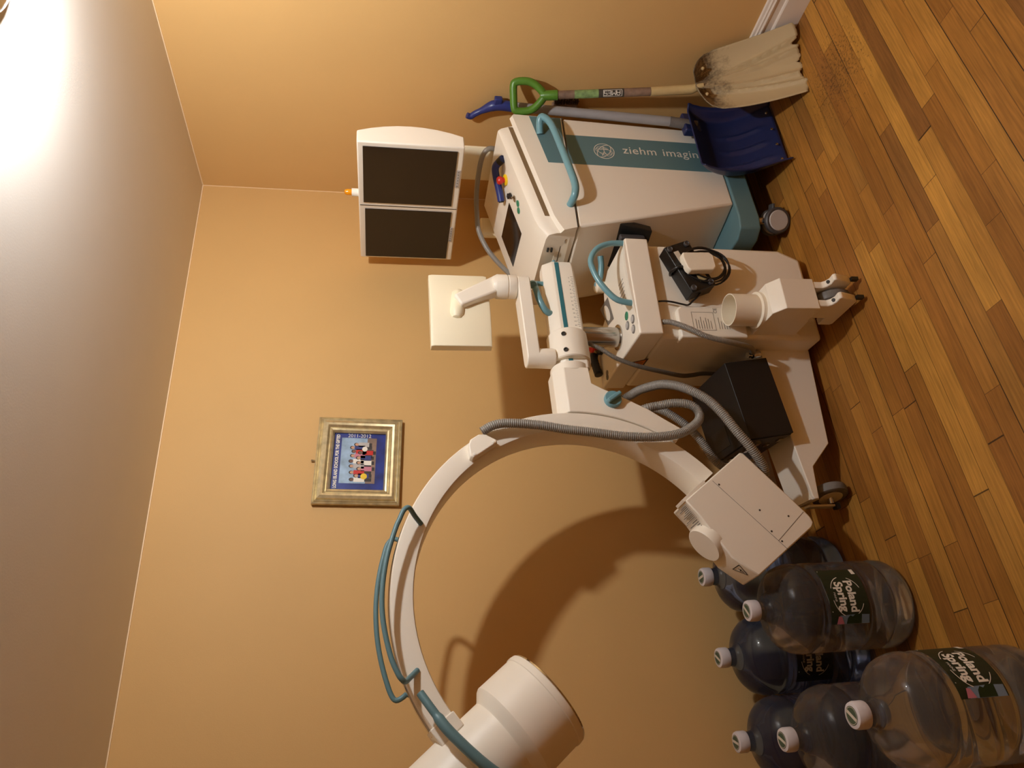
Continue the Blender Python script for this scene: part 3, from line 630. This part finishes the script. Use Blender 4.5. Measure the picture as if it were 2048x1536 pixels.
for pts in ([(0, .016), (0, -.004)], [(-.018, .008), (0, .011), (.018, .008)], [(0, -.004), (-.011, -.026)], [(0, -.004), (.011, -.026)], [(-.004, .02), (.004, .02)]): strip(lt, lo_, U_, W_, pts, .003)
lab(lt.build('emblem', M['white'], bd, smooth=False), 'white round emblem of crossing rings around a figure')
# side handles
def shandle(y, s):
    p = [(2.255, y, .950), (2.285, y-s*.035, .955), (2.292, y-s*.05, .945), (2.25, y-s*.053, .917), (2.13, y-s*.053, .893), (2.0, y-s*.053, .872), (1.935, y-s*.052, .864), (1.895, y-s*.045, .868), (1.884, y-s*.015, .874), (1.884, y+s*.01, .878)]
    return MB().tube(smooth_path(p, 6), .0142, 14).build('side_handle', M['teal'], mc)
lab(shandle(FY, 1), 'teal side handle on the striped side'); lab(shandle(2.385, -1), 'teal side handle on the wall side')
# console items
cn = V((-.215, 0, 1)).normalized(); cx = V((1, 0, .215)).normalized(); cy = V((0, 1, 0))
def cp_(x, y, h=0): return V((x, y, conz(x)))+cn*h
MB().box(cp_(1.979, 2.196, .0005), cx*.082, cy*.100, cn*.0012).build('touch_screen', M['screen'], hs, smooth=False)
yr = MB().lathe([(.022, 0), (.022, .005), (.017, .008), (0, .008)], cp_(2.131, 2.044), cn, 30).build('emergency_stop', M['yellow'], hs)
MB().lathe([(.011, .006), (.011, .016), (.0155, .019), (.0165, .030), (.012, .036), (0, .036)], cp_(2.131, 2.044), cn, 28).build('red_cap', M['red'], yr)
for x, y in ((1.985, 2.022), (1.966, 2.040)): MB().lathe([(.0125, 0), (.0125, .003), (.010, .004), (0, .004)], cp_(x, y), cn, 24).build('green_button', M['green'], hs)
MB().lathe([(.011, 0), (.013, .003), (.013, .004), (.009, .004), (.009, .001), (0, .001)], cp_(2.018, 2.03), cn, 24).build('key_switch', M['steel'], hs)
# DVD drive and sockets on the front face
bt = rad(10); bh = V((-math.sin(bt), math.cos(bt), 0)); bvz = V((.036, 0, .152)).normalized() if False else V((-.0, 0, 1)); nB = V((-math.cos(bt), -math.sin(bt), 0))
dv = MB().box(V((1.7575, 2.018, .905)), bh*.066, nB*.004, Z*.023).build('disc_drive', M['ivory2'], hs, bevel=.001)
MB().box(V((1.7575, 2.018, .911))+nB*.0042, bh*.060, nB*.0006, Z*.0012).build('tray_slot', M['ink'], dv, smooth=False)
MB().box(V((1.7575, 2.018, .897))+bh*-.045+nB*.0045, bh*.010, nB*.001, Z*.003).build('eject_button', M['steel'], dv)
for dz in (0, -.014): MB().box(V((1.7485, 2.008, .958+dz))+nB*.003, bh*.008, nB*.004, Z*.0035).build('usb_socket', M['black'], hs, smooth=False)
cw = MB().box(V((1.80, 2.03, .645)), bh*.105, nB*.016, V((.02, 0, .075))).build('socket_panel', M['black'], mc, bevel=.004)
MB().box(V((1.795, 1.965, .64))+nB*.018, bh*.012, nB*.012, Z*.05).build('plug', M['rubberd'], cw, bevel=.006)
# neck, bracket and cable
nk = MB().loft([[V((2.325-.012*math.cos(2*PI*k/16), 2.147+.088*max(-1, min(1, 1.25*math.sin(2*PI*k/16))), z)) for k in range(16)] for z in (.86, 1.36)]).build('mast', M['cream'], mc)
MB().box(V((2.24, 2.14, 1.42)), V((.10, 0, 0)), V((0, .06, 0)), V((0, 0, .07))).build('mast_bracket', M['ivory2'], mc, bevel=.006)
hz = [(2.318, 2.06, 1.09), (2.300, 2.04, 1.125), (2.286, 2.045, 1.148), (2.28, 2.089, 1.160), (2.25, 2.158, 1.167), (2.22, 2.235, 1.166), (2.16, 2.275, 1.163), (2.10, 2.31, 1.155), (2.02, 2.335, 1.12), (1.95, 2.36, 1.06), (1.90, 2.38, 1.0)]
lab(MB().tube(smooth_path(hz, 8), .0105, 12).build('cable', M['hose'], mc), 'smooth grey cable arching behind the console')
MB().box(V((2.20, 2.40, 1.06)), V((.05, 0, 0)), V((0, .014, 0)), V((0, 0, .07))).build('rear_cover', M['cream'], mc, bevel=.008)
# dark blue grip behind the emergency stop
gp = smooth_path([cp_(2.092, 2.120, .020), cp_(2.125, 2.095, .022), cp_(2.165, 2.06, .028), cp_(2.19, 2.03, .028), cp_(2.19, 2.0, .012), cp_(2.185, 1.985, .006)], 6)
gr = MB().tube(gp, .0148, 16).build('hand_grip', M['navy'], mc)
MB().lathe([(.0105, 0), (.0105, .004)], gp[0]-(gp[1]-gp[0]).normalized()*.0042, gp[1]-gp[0], 16).build('grip_hole', M['black'], gr)
MB().tube(gp[-9:], .0156, 12).build('grip_band', M['black'], gr)
# monitors
MX = 2.05
mh = MB()
def side(y, z0, z1): 
    out = []
    for k in range(9):
        u_ = k/8; out.append(V((MX+.012+.085*(1-(2*u_-1)**2*.45), y, z0+(z1-z0)*u_)))
    return [V((MX, y, z0))]+out+[V((MX, y, z1))]
mh.loft([side(1.824, 1.268, 1.652), side(2.449, 1.262, 1.647)])
mon = MB().loft([side(1.824, 1.268, 1.652), side(2.449, 1.262, 1.647)]).build('display_housing', IV, mc, bevel=.005, seg=3)
for i, (ya, yb, za0, za1) in enumerate([(1.843, 2.119, 1.292, 1.631), (2.155, 2.436, 1.287, 1.626)]):
    s_ = MB().box(V((MX-.0015, (ya+yb)/2, (za0+za1)/2)), V((.002, 0, 0)), V((0, (yb-ya)/2, 0)), V((0, 0, (za1-za0)/2))).build('screen', M['screen'], mon, smooth=False)
    by = (1.905, 1.985)[0] if i == 0 else 2.215
    bb = MB().box(V((MX-.001, by+.07, 1.2795)), V((.0015, 0, 0)), V((0, .043, 0)), V((0, 0, .0065))).build('button_strip', M['lgrey'], mon, smooth=False)
    for k in range(6): MB().lathe([(.0028, 0), (.0022, .001), (0, .001)], V((MX-.0025, by+.035+.014*k, 1.2795)), (-1, 0, 0), 10).build('button', M['grey'], bb)
MB().box(V((MX-.0003, 2.137, 1.457)), V((.001, 0, 0)), V((0, .0012, 0)), V((0, 0, .188))).build('seam', M['ink'], mon, smooth=False)
bc_ = MB().lathe([(.0155, -.01), (.0155, .026), (0, .026)], (MX+.035, 2.108, 1.650), seg=24).build('beacon_base', M['white'], mc)
MB().lathe([(.0115, 0), (.0118, .018), (.0085, .027), (0, .030)], (MX+.035, 2.108, 1.675), seg=24).build('beacon_lens', M['amber'], mc)

# keys lying by the key switch
kt = thing('keys', 'small bunch of black keys on the monitor cart console', 'keys', cp_(2.05, 2.055))
MB().box(cp_(2.052, 2.050, .006), cx*.012, (cy*.9+cx*.2)*.009, cn*.004).build('key_head', M['black'], kt, bevel=.002)
MB().box(cp_(2.066, 2.066, .008), cx*.008, cy*.009, cn*.004).build('key_head', M['black'], kt, bevel=.002)
MB().box(cp_(2.040, 2.043, .0065), (cx*.8+cy*.5)*.012, (cy*.8-cx*.5)*.003, cn*.0012).build('key_blade', M['steel'], kt)

# ------------------------------------------------------------------ framed picture on the back wall
fz, fx = 1.6435, 1.132
pf = thing('picture_frame', 'champagne gilt framed school class photo hung on the tan wall', 'picture frame', (fx, WY, fz))
RT = rad(-2.8); pu = V((math.cos(RT), 0, math.sin(RT))); pw = V((-math.sin(RT), 0, math.cos(RT))); pc = V((fx, WY, fz))
FW, FH = .173, .1545
fprof = [(0, .004), (0, .020), (.004, .022), (.006, .020), (.010, .024), (.014, .022), (.018, .030), (.028, .034), (.036, .032), (.044, .024), (.048, .026), (.054, .024), (.060, .014), (.060, .006)]
loops = []
for sx, sy in ((-1, -1), (1, -1), (1, 1), (-1, 1)):
    loops.append([pc+pu*sx*(FW-d)+pw*sy*(FH-d)+V((0, -h, 0)) for d, h in fprof])
MB().loft(loops, closed=True).build('frame', M['gold'], pf, ang=25)
def pq(x0, y0, x1, y1, h): return [pc+pu*x+pw*y+V((0, -h, 0)) for x, y in ((x0, y0), (x1, y0), (x1, y1), (x0, y1))]
po = MB().prism(pq(-.114, -.096, .114, .096, .005), (0, -.003, 0)).build('poster', M['poster'], pf, smooth=False)
ph = MB(); ph.mat(0); ph.flat(pq(-.088, -.062, .095, .066, .0086)); ph.mat(1); ph.flat(pq(-.088, -.062, .095, -.028, .0088))
kids = [(-.073, .02, 'skind'), (-.058, .005, 'skin'), (-.045, .022, 'skin'), (-.02, .024, 'skin'), (0, .026, 'skind'), (.022, .022, 'skin'), (.04, .018, 'skind'), (.055, .024, 'skin'), (.068, .01, 'skin'), (-.03, -.004, 'skin'), (-.006, -.002, 'skin'), (.014, .0, 'skin'), (.035, -.006, 'skind')]
shirts = [4, 5, 6, 7, 4, 8, 6, 5, 7, 8, 4, 5, 6]
for (x, y, sk), sh_ in zip(kids, shirts):
    ph.mat(sh_); ph.flat(pq(x-.009, y-.045, x+.009, y-.006, .0090))
    ph.mat(9); ph.flat(pq(x-.007, y-.07 if y > .01 else y-.055, x+.007, y-.044, .0089))
    ph.mat(9); ph.flat([pc+pu*(x+a)+pw*(y+.002+b)+V((0, -.0091, 0)) for a, b in ellipse(.0072, .0088, n=12)[:-1]])
    ph.mat(2 if sk == 'skin' else 3); ph.flat([pc+pu*(x+a)+pw*(y+b)+V((0, -.0092, 0)) for a, b in ellipse(.0055, .0068, n=12)[:-1]])
ph.mat(10); ph.flat([pc+pu*(-.06+a)+pw*(-.022+b)+V((0, -.0094, 0)) for a, b in ellipse(.012, .012, n=16)[:-1]])
ph.mat(4); ph.flat([pc+pu*(.05+a)+pw*(-.02+b)+V((0, -.0094, 0)) for a, b in ellipse(.010, .010, n=16)[:-1]])
lab(ph.build('class_photo', [M['sky'], M['brownp'], M['skin'], M['skind'], M['white'], M['navy'], M['red'], M['lgrey'], M['pink'], M['hairp'], M['yellow']], po, smooth=False), 'group photo of standing children on blue sky')
tt = MB(); put_text(tt, 'LONG ISLAND SCHOOL FOR THE GIFTED', .0165, pc+pu*0+pw*.0795+V((0, -.0090, 0)), pu, pw, xs=.70, bold=.0007)
put_text(tt, '2011-2012', .020, pc+pu*.1035+pw*.002+V((0, -.009, 0)), -pw, pu, xs=1.0)
lab(tt.build('title_lettering', M['white'], po, smooth=False), 'white block capital school title')
MB().tube([pc+pu*-.002+pw*.156+V((0, -.003, 0)), pc+pu*-.002+pw*.170+V((0, -.010, 0))], .0035, 10).build('hanger', M['steel'], pf)

# ------------------------------------------------------------------ shovels
bs_ = thing('scoop_shovel', 'beige scoop shovel with green D-grip leaning on the wall right of the cart', 'shovel', (2.315, 1.53, 0))
N0 = V((2.357, 1.722, .345)); BC = V((2.318, 1.532, .008)); Ld = (BC-N0); LL = Ld.length; Ld.normalize()
Wd = V((.245, -.062, .055)).normalized(); Wd = (Wd-Ld*Wd.dot(Ld)).normalized(); Nd = Ld.cross(Wd); Nd = Nd if Nd.y < 0 else -Nd
half = [(0, .030), (.025, .058), (.06, .085), (.12, .110), (.22, .126), (.34, .132), (.45, .136), (.62, .140), (.8, .143), (1.0, .145)]
def hw(t):
    for (a, b), (c, d) in zip(half, half[1:]):
        if t <= c: return b+(d-b)*(t-a)/(c-a)
    return half[-1][1]
ns, nt_ = 44, 40; vs = []; fs = []; uvs = []
jag = [0, .004, .010, .004, .012, .004, -.006, -.012, -.004, .006, .0, -.016, -.004, .004, .0, -.004, .002, -.02, -.002, .004, .003, .0, -.004, -.010]
for i in range(nt_+1):
    t_ = i/nt_
    for j in range(ns+1):
        s_ = 2*j/ns-1
        h_ = hw(t_); end = jag[min(len(jag)-1, int((s_+1)/2*(len(jag)-1)))] if t_ > .8 else 0
        cup = .050*abs(s_)**2.4*(1-.35*t_)+(.034*(1-t_/.2)**2*(abs(s_)**1.2) if t_ < .2 else 0)
        rib = 0
        for c_, wd_ in ((0, .10), (-.33, .06), (.33, .06), (-.62, .05), (.62, .05)):
            rib += .013*math.exp(-((s_-c_*(.25+.75*t_))/wd_)**2)*min(1, t_*4)*(1 if c_ else 0)
        rib += .024*max(0, 1-1.5*t_)*math.exp(-(s_*hw(t_)/.020)**2)
        back = .018*math.sin(PI*min(1, t_*1.0))
        vs.append(N0+Ld*(t_*LL+end*max(0, (t_-.8)/.2))+Wd*s_*h_+Nd*(cup+rib-back-.012)); uvs.append((s_*.5+.5, t_))
for i in range(nt_):
    for j in range(ns):
        a = i*(ns+1)+j; fs.append((a, a+1, a+ns+2, a+ns+1))
bl = MB().add(vs, fs).build('blade', M['scoop'], bs_, ang=60)
uvl = bl.data.uv_layers.new(name='UVMap')
for lp in bl.data.loops: uvl.data[lp.index].uv = uvs[lp.vertex_index]
sm = bl.modifiers.new('Solidify', 'SOLIDIFY'); sm.thickness = .004; sm.offset = 0
for s_ in (-1, 1): MB().lathe([(.007, 0), (.006, .004), (0, .006)], N0+Ld*.035+Wd*s_*.055+Nd*.030, Nd, 16).build('rivet', M['beige'], bl)
S0, S1, S2 = N0+Ld*.03+Nd*.004, V((2.366, 1.762, .520)), V((2.40, 1.839, .885))
MB().tube([S0, N0-Ld*.02, S1], .019, 20, rfun=lambda i: (.010, .0185, .0175)[i]).build('socket', M['beige'], bs_)
sf = MB().tube([S1, S2+(S2-S1)*.02], .0162, 20).build('shaft', M['woodh'], bs_)
ud = (S2-S1).normalized(); cam = V((0, 0, 1.58)); nv = (cam-S2); nv = (nv-ud*nv.dot(ud)).normalized(); sv = ud.cross(nv)
def around(mb, t0, t1, a0, a1, r, n=10):
    L0 = [S1+ud*t0+(nv*math.cos(a)+sv*math.sin(a))*r for a in [a0+(a1-a0)*i/n for i in range(n+1)]]
    L1 = [p+ud*(t1-t0) for p in L0]
    for i in range(n): mb.flat([L0[i], L0[i+1], L1[i+1], L1[i]])
st1 = MB(); around(st1, .205, .30, -1.3, 1.3, .0166); lab(st1.build('green_sticker', M['dullgreen'], sf), 'worn green sticker')
st2 = MB(); around(st2, .105, .205, -1.3, 1.3, .0166); dk = st2.build('dark_sticker', M['ink'], sf)
st3 = MB()
def wrap(x, y, r): 
    a = -y/r; return S1+ud*(.150+x)+(nv*math.cos(a)+sv*math.sin(a))*r
GL = {'A': [[(0, 0), (0, .7), (.18, 1), (.52, 1), (.7, .7), (.7, 0)], [(0, .42), (.7, .42)]], 'M': [[(0, 0), (0, 1), (.4, .45), (.8, 1), (.8, 0)]],
      'E': [[(.6, 0), (0, 0), (0, 1), (.6, 1)], [(0, .5), (.5, .5)]], 'S': [[(0, 0), (.6, 0), (.6, .5), (0, .5), (0, 1), (.6, 1)]]}
x0_ = -.0285
for ch in 'AMES':
    for st_ in GL[ch]:
        for (a, b), (c, d) in zip(st_, st_[1:]):
            p, q = V((x0_+a*.0185, -.0085+b*.017)), V((x0_+c*.0185, -.0085+d*.017)); dd = (q-p).normalized()*.0011; nn_ = V((-dd.y, dd.x))
            P_, Q_ = p-dd, q+dd
            for k in range(7):
                m0, m1 = P_.lerp(Q_, k/7), P_.lerp(Q_, (k+1)/7)
                st3.flat([wrap(w_.x, w_.y, .0172) for w_ in (m0-nn_, m1-nn_, m1+nn_, m0+nn_)])
    x0_ += .0195 if ch == 'M' else .0165 if ch == 'A' else .0150
bxp = [(-.036, -.013), (.036, -.013), (.036, .013), (-.036, .013), (-.036, -.013)]
for (a, b), (c, d) in zip(bxp, bxp[1:]):
    for k in range(4):
        p, q = (a+(c-a)*k/4, b+(d-b)*k/4), (a+(c-a)*(k+1)/4, b+(d-b)*(k+1)/4)
        nx, ny = (0, .0009) if a != c else (.0009, 0)
        st3.flat([wrap(p[0]-nx, p[1]-ny, .0171), wrap(q[0]-nx, q[1]-ny, .0171), wrap(q[0]+nx, q[1]+ny, .0171), wrap(p[0]+nx, p[1]+ny, .0171)])
lab(st3.build('brand_lettering', M['white'], sf, smooth=False), 'white boxed lettering')
# D grip
gb = S2+ud*.0; gw = sv.copy()
g0 = MB().tube([gb-ud*.008, gb+ud*.045, gb+ud*.06], .0195, 18, rfun=lambda i: (.0195, .0195, .014)[i]).build('grip_socket', M['grip'], bs_)
dpts = [(0, .050), (.030, .070), (.052, .100), (.058, .135), (.054, .162), (.040, .170), (0, .171), (-.040, .170), (-.054, .162), (-.058, .135), (-.052, .100), (-.030, .070)]
MB().tube(smooth_path([gb+ud*(t-.004)+gw*x*.97 for x, t in dpts], 5, closed=True), .0152, 14, closed=True).build('d_grip', M['grip'], bs_)

bl_ = thing('snow_shovel', 'navy blue plastic snow shovel with grey shaft leaning beside the monitor cart', 'shovel', (2.19, 1.75, 0))
# blade: curved sheet with side wings and three ribs
xc = V((1, -.04, 0)).normalized(); P0 = V((2.20, 1.775, .012)); ns, nt_ = 48, 24; vs = []; fs = []
HWD = .172
BP = [(0, 0), (.035, .045), (.068, .090), (.094, .140), (.104, .195), (.098, .250), (.078, .300), (.052, .335)]
bpc = smooth_path([V((0, a, b)) for a, b in BP], 8)
def bprof(t): p = bpc[min(len(bpc)-1, int(round(t*(len(bpc)-1))))]; return p.z, p.y
for i in range(nt_+1):
    t_ = i/nt_
    for j in range(ns+1):
        s_ = 2*j/ns-1
        up_, bk = bprof(t_)
        edge = max(0, (abs(s_)-.84)/.16); wing = .062*edge**1.3*math.sin(PI*min(1, .18+.72*t_))
        rib = 0
        for c_ in (-.62, -.16, .30):
            if .10 < t_ < .62:
                rib += .011*math.exp(-((s_-c_+.10*(t_-.4)**2)/.05)**2)*min(1, (t_-.10)*12, (.62-t_)*7)
        ww = HWD*(1-.03*t_)
        vs.append(P0+xc*s_*ww+V((0, bk-rib-wing, up_)))
for i in range(nt_):
    for j in range(ns):
        a = i*(ns+1)+j; fs.append((a, a+1, a+ns+2, a+ns+1))
nb = MB().add(vs, fs).build('blade', M['navyd'], bl_, ang=50)
sm = nb.modifiers.new('Solidify', 'SOLIDIFY'); sm.thickness = .005; sm.offset = 0
for s_ in (-.85, -.40, .08, .6): MB().lathe([(.006, 0), (.005, .003), (0, .0045)], P0+xc*s_*HWD+V((0, .0, .025)), (0, -1, .1), 12).build('rivet', M['steel'], nb)
MB().box(V((2.318, 1.868, .322)), V((.05, 0, 0)), V((0, .018, 0)), V((0, 0, .035))).build('shaft_socket', M['navyd'], bl_, bevel=.006)
q0, q1, q2 = V((2.308, 1.862, .30)), V((2.33, 1.868, .408)), V((2.455, 1.953, 1.048))
MB().tube([q0, q1], .0205, 20).build('sleeve', M['pvcd'], bl_)
MB().tube([q1, q2], .0192, 20).build('shaft', M['pvc'], bl_)
hp = smooth_path([q2-(q2-q1).normalized()*.01, V((2.457, 1.952, 1.082)), V((2.459, 1.960, 1.117)), V((2.46, 1.982, 1.15)), V((2.46, 2.004, 1.182)), V((2.46, 2.020, 1.200)), V((2.46, 2.016, 1.216))], 6)
MB().tube(hp, .02, 16, rfun=lambda i: .0215 if i < 12 else max(.0125, .0215-.0011*(i-12))).build('angled_handle', M['navy'], bl_)
MB().box(V((2.455, 1.930, 1.098)), V((.012, 0, 0)), V((0, .016, 0)), V((0, 0, .016))).build('trigger_tab', M['navy'], bl_, bevel=.004)

# broom behind the shovels
bm_ = thing('scrub_broom', 'small brown bristle broom head against the wall behind the shovel shafts', 'broom', (2.462, 2.01, 0))
MB().tube([V((2.462, 2.01, .0)), V((2.470, 1.96, .80))], .009, 12).build('stick', M['woodh'], bm_)
hb = MB().box(V((2.470, 1.948, .815)), V((.011, 0, 0)), V((0, .020, -.004)), V((0, .006, .052))).build('brush_head', M['woodh'], bm_, bevel=.004)
br_ = MB()
for i in range(14):
    for j in range(4): br_.tube([V((2.463+.005*j, 1.93, .768+.0072*i)), V((2.460+.006*j, 1.906+random.uniform(-.004, .004), .766+.0075*i+random.uniform(-.002, .002)))], .0022, 5)
br_.build('bristles', M['bristle'], bm_)['kind'] = 'stuff'

# ------------------------------------------------------------------ water jugs
jprof = [(.0, .014), (.06, .012), (.098, .002), (.108, .001), (.122, .010), (.131, .030), (.132, .052), (.130, .060), (.1245, .067), (.1245, .073), (.130, .080), (.132, .088), (.132, .128), (.130, .136), (.1255, .142), (.1255, .150), (.131, .158), (.132, .166), (.132, .288), (.131, .294), (.1255, .300), (.1255, .306), (.131, .312), (.1325, .322), (.1325, .334), (.129, .352), (.120, .374), (.100, .394), (.075, .405), (.052, .412), (.038, .420), (.031, .430), (.028, .440), (.027, .462), (0, .463)]
def jug_label(mb, c, face, z0, z1, dark, kr=1):
    r = .1328*kr; n = 14
    def pt(s, z, rr=r): a = face+s/r; return V((c[0]+rr*math.cos(a), c[1]+rr*math.sin(a), z))
    W2 = .085
    mb.mat(0)
    for i in range(n):
        s0, s1 = -W2+2*W2*i/n, -W2+2*W2*(i+1)/n
        mb.flat([pt(s0, z0), pt(s1, z0), pt(s1, z1), pt(s0, z1)])
    zc = (z0+z1)/2; q = r+.0012
    # the printing is upside down: the jug is made to stand on its neck
    for body, sz, dy in (('Poland', .036, .014), ('Spring', .036, -.018)):
        mb.mat(1); tv, tf = text_faces(body, sz, .95, .0013)
        mb.add([pt(-(x+.006), zc-(y+dy), q) for x, y in tv], tf)
    tv, tf = text_faces('MAINE', .009, 1); mb.add([pt(-(x+.008), zc+.040-y, q) for x, y in tv], tf)
    for a0, a1 in ((.25, 1.15), (1.95, 2.75), (3.35, 4.3), (4.9, 5.9)):
        e = [(1.0*x, y) for x, y in ellipse(.060, .050, a0, a1, 12)]
        for (a, b), (c2, d) in zip(e, e[1:]):
            l = math.hypot(a, b); k0 = .965; mb.flat([pt(-(a+.006), zc-b, q), pt(-(c2+.006), zc-d, q), pt(-(c2*k0+.006), zc-d*k0, q), pt(-(a*k0+.006), zc-b*k0, q)])
    mb.flat([pt(-.05, z1-.006, q), pt(.08, z1-.006, q), pt(.08, z1-.0045, q), pt(-.05, z1-.0045, q)])
    mb.flat([pt(.062, zc-.058, q), pt(.082, zc-.058, q), pt(.082, zc-.046, q), pt(.062, zc-.046, q)])
    if not dark:
        mb.mat(2); mb.flat([pt(-W2, z0+.004, q), pt(-.060, z0+.004, q), pt(-.058, zc-.02, q), pt(-.060, zc+.035, q), pt(-W2, zc+.04, q)])
        mb.mat(4); mb.flat([pt(-W2+.001, z0+.03, q+.0004), pt(-.056, z0+.028, q+.0004), pt(-.058, z0+.05, q+.0004), pt(-.064, z0+.058, q+.0004), pt(-.06, z0+.066, q+.0004), pt(-.068, z0+.074, q+.0004), pt(-W2+.001, z0+.078, q+.0004)])
        mb.mat(3); mb.flat([pt(-W2+.001, zc+.022, q+.0004), pt(-.064, zc+.030, q+.0004), pt(-.062, zc+.040, q+.0004), pt(-W2+.001, zc+.046, q+.0004)])
def jug(c, blue, label, face=None, z0=.128, z1=.252, dark=False, spin=0, name='water_jug'):
    kr = .935 if blue else 1
    t = thing(name, label, 'water jug', (c[0], c[1], 0), 0, 'five gallon water jugs')
    bd = MB().lathe([(r_*kr if z_ < .40 else r_, z_) for r_, z_ in jprof], (c[0], c[1], 0), seg=56).build('bottle', M['jugb' if blue else 'jugc'], t, ang=60)
    cap = MB().lathe([(.0, .450), (.0305, .450), (.0315, .453), (.0315, .474), (.029, .481), (.024, .483), (0, .483)], (c[0], c[1], 0), seg=36).build('cap', M['capl'], t)
    dec = MB().mat(0); dec.flat([V((c[0]+.0215*math.cos(a), c[1]+.0215*math.sin(a), .4834)) for a in [2*PI*i/28 for i in range(28)]])
    u_, w_ = V((math.cos(spin), math.sin(spin), 0)), V((-math.sin(spin), math.cos(spin), 0))
    dec.mat(1); o_ = V((c[0], c[1], .4838)); dec.flat([o_+u_*x+w_*y for x, y in ((-.021, -.004), (.021, -.004), (.021, .004), (-.021, .004))])
    strip(dec, o_, u_, w_, ellipse(.019, .019), .0012)
    dec.build('cap_sticker', [M['capdec'], M['paper']], cap, smooth=False)
    if face is not None:
        mb = MB(); jug_label(mb, c, face, z0, z1, dark, kr)
        lab(mb.build('label', [M['labelb' if dark else 'labelg'], M['white'], M['lake'], M['pink'], M['forest']], t, ang=60), 'dark green printed label, upside down')
    return t
def fc(c, off): return math.atan2(-c[1], -c[0])+rad(off)
jA, jB, jC, jD, jE, jF = (.426, 2.081), (.338, 2.348), (.600, 2.340), (.090, 2.35), (.074, 2.06), (.098, 1.704)
jug(jA, False, 'clear water jug with green label standing in front, nearest the x-ray tube', fc(jA, 14), .165, .29, spin=.6)
jug(jB, True, 'blue water jug by the wall, its dark label half hidden by the clear jug', fc(jB, -5), .15, .275, True, spin=.9)
jug(jC, True, 'blue water jug nearest the x-ray machine, under the tube unit', None, spin=1.6)
jug(jD, True, 'blue water jug by the wall at the bottom edge of the photo', None, spin=1.2)
jug(jE, False, 'unlabelled clear water jug between the blue jug and the front jug', None, spin=1.0)
jug(jF, False, 'clear water jug closest to the camera, in the photo corner', fc(jF, 42), .165, .29, spin=.8)
jug((-.165, 1.90), True, 'blue water jug cut off by the photo edge between two clear jugs', None, spin=.3)

# ------------------------------------------------------------------ camera
R_, P_, Yw = rad(-.22), rad(10.6), rad(30.24)
f = V((math.sin(Yw)*math.cos(P_), math.cos(Yw)*math.cos(P_), -math.sin(P_)))
r = V((math.cos(Yw), -math.sin(Yw), 0)); d = f.cross(r)
c, s = math.cos(R_), math.sin(R_)
r2, d2 = r*c+d*s, d*c-r*s
cd = bpy.data.cameras.new('camera'); co = bpy.data.objects.new('camera', cd); COL.objects.link(co)
cd.sensor_fit = 'HORIZONTAL'; cd.sensor_width = 36; cd.lens = 36*1450/2048; cd.clip_start = .02
mxc = Mx((( d2.x, r2.x, -f.x, 0), (d2.y, r2.y, -f.y, 0), (d2.z, r2.z, -f.z, 1.58), (0, 0, 0, 1)))   # phone held sideways
co.matrix_world = mxc
SC.camera = co
w = bpy.data.worlds.new('world'); SC.world = w; w.use_nodes = True
w.node_tree.nodes['Background'].inputs[0].default_value = (.9, .8, .65, 1); w.node_tree.nodes['Background'].inputs[1].default_value = .0
vs_ = SC.view_settings; vs_.view_transform = 'Standard'; vs_.look = 'None'; vs_.gamma = 1; vs_.exposure = 0; vs_.use_curve_mapping = False
SC.cycles.max_bounces = 16; SC.cycles.transmission_bounces = 14; SC.cycles.transparent_max_bounces = 16; SC.cycles.diffuse_bounces = 6; SC.cycles.caustics_reflective = False; SC.cycles.caustics_refractive = False
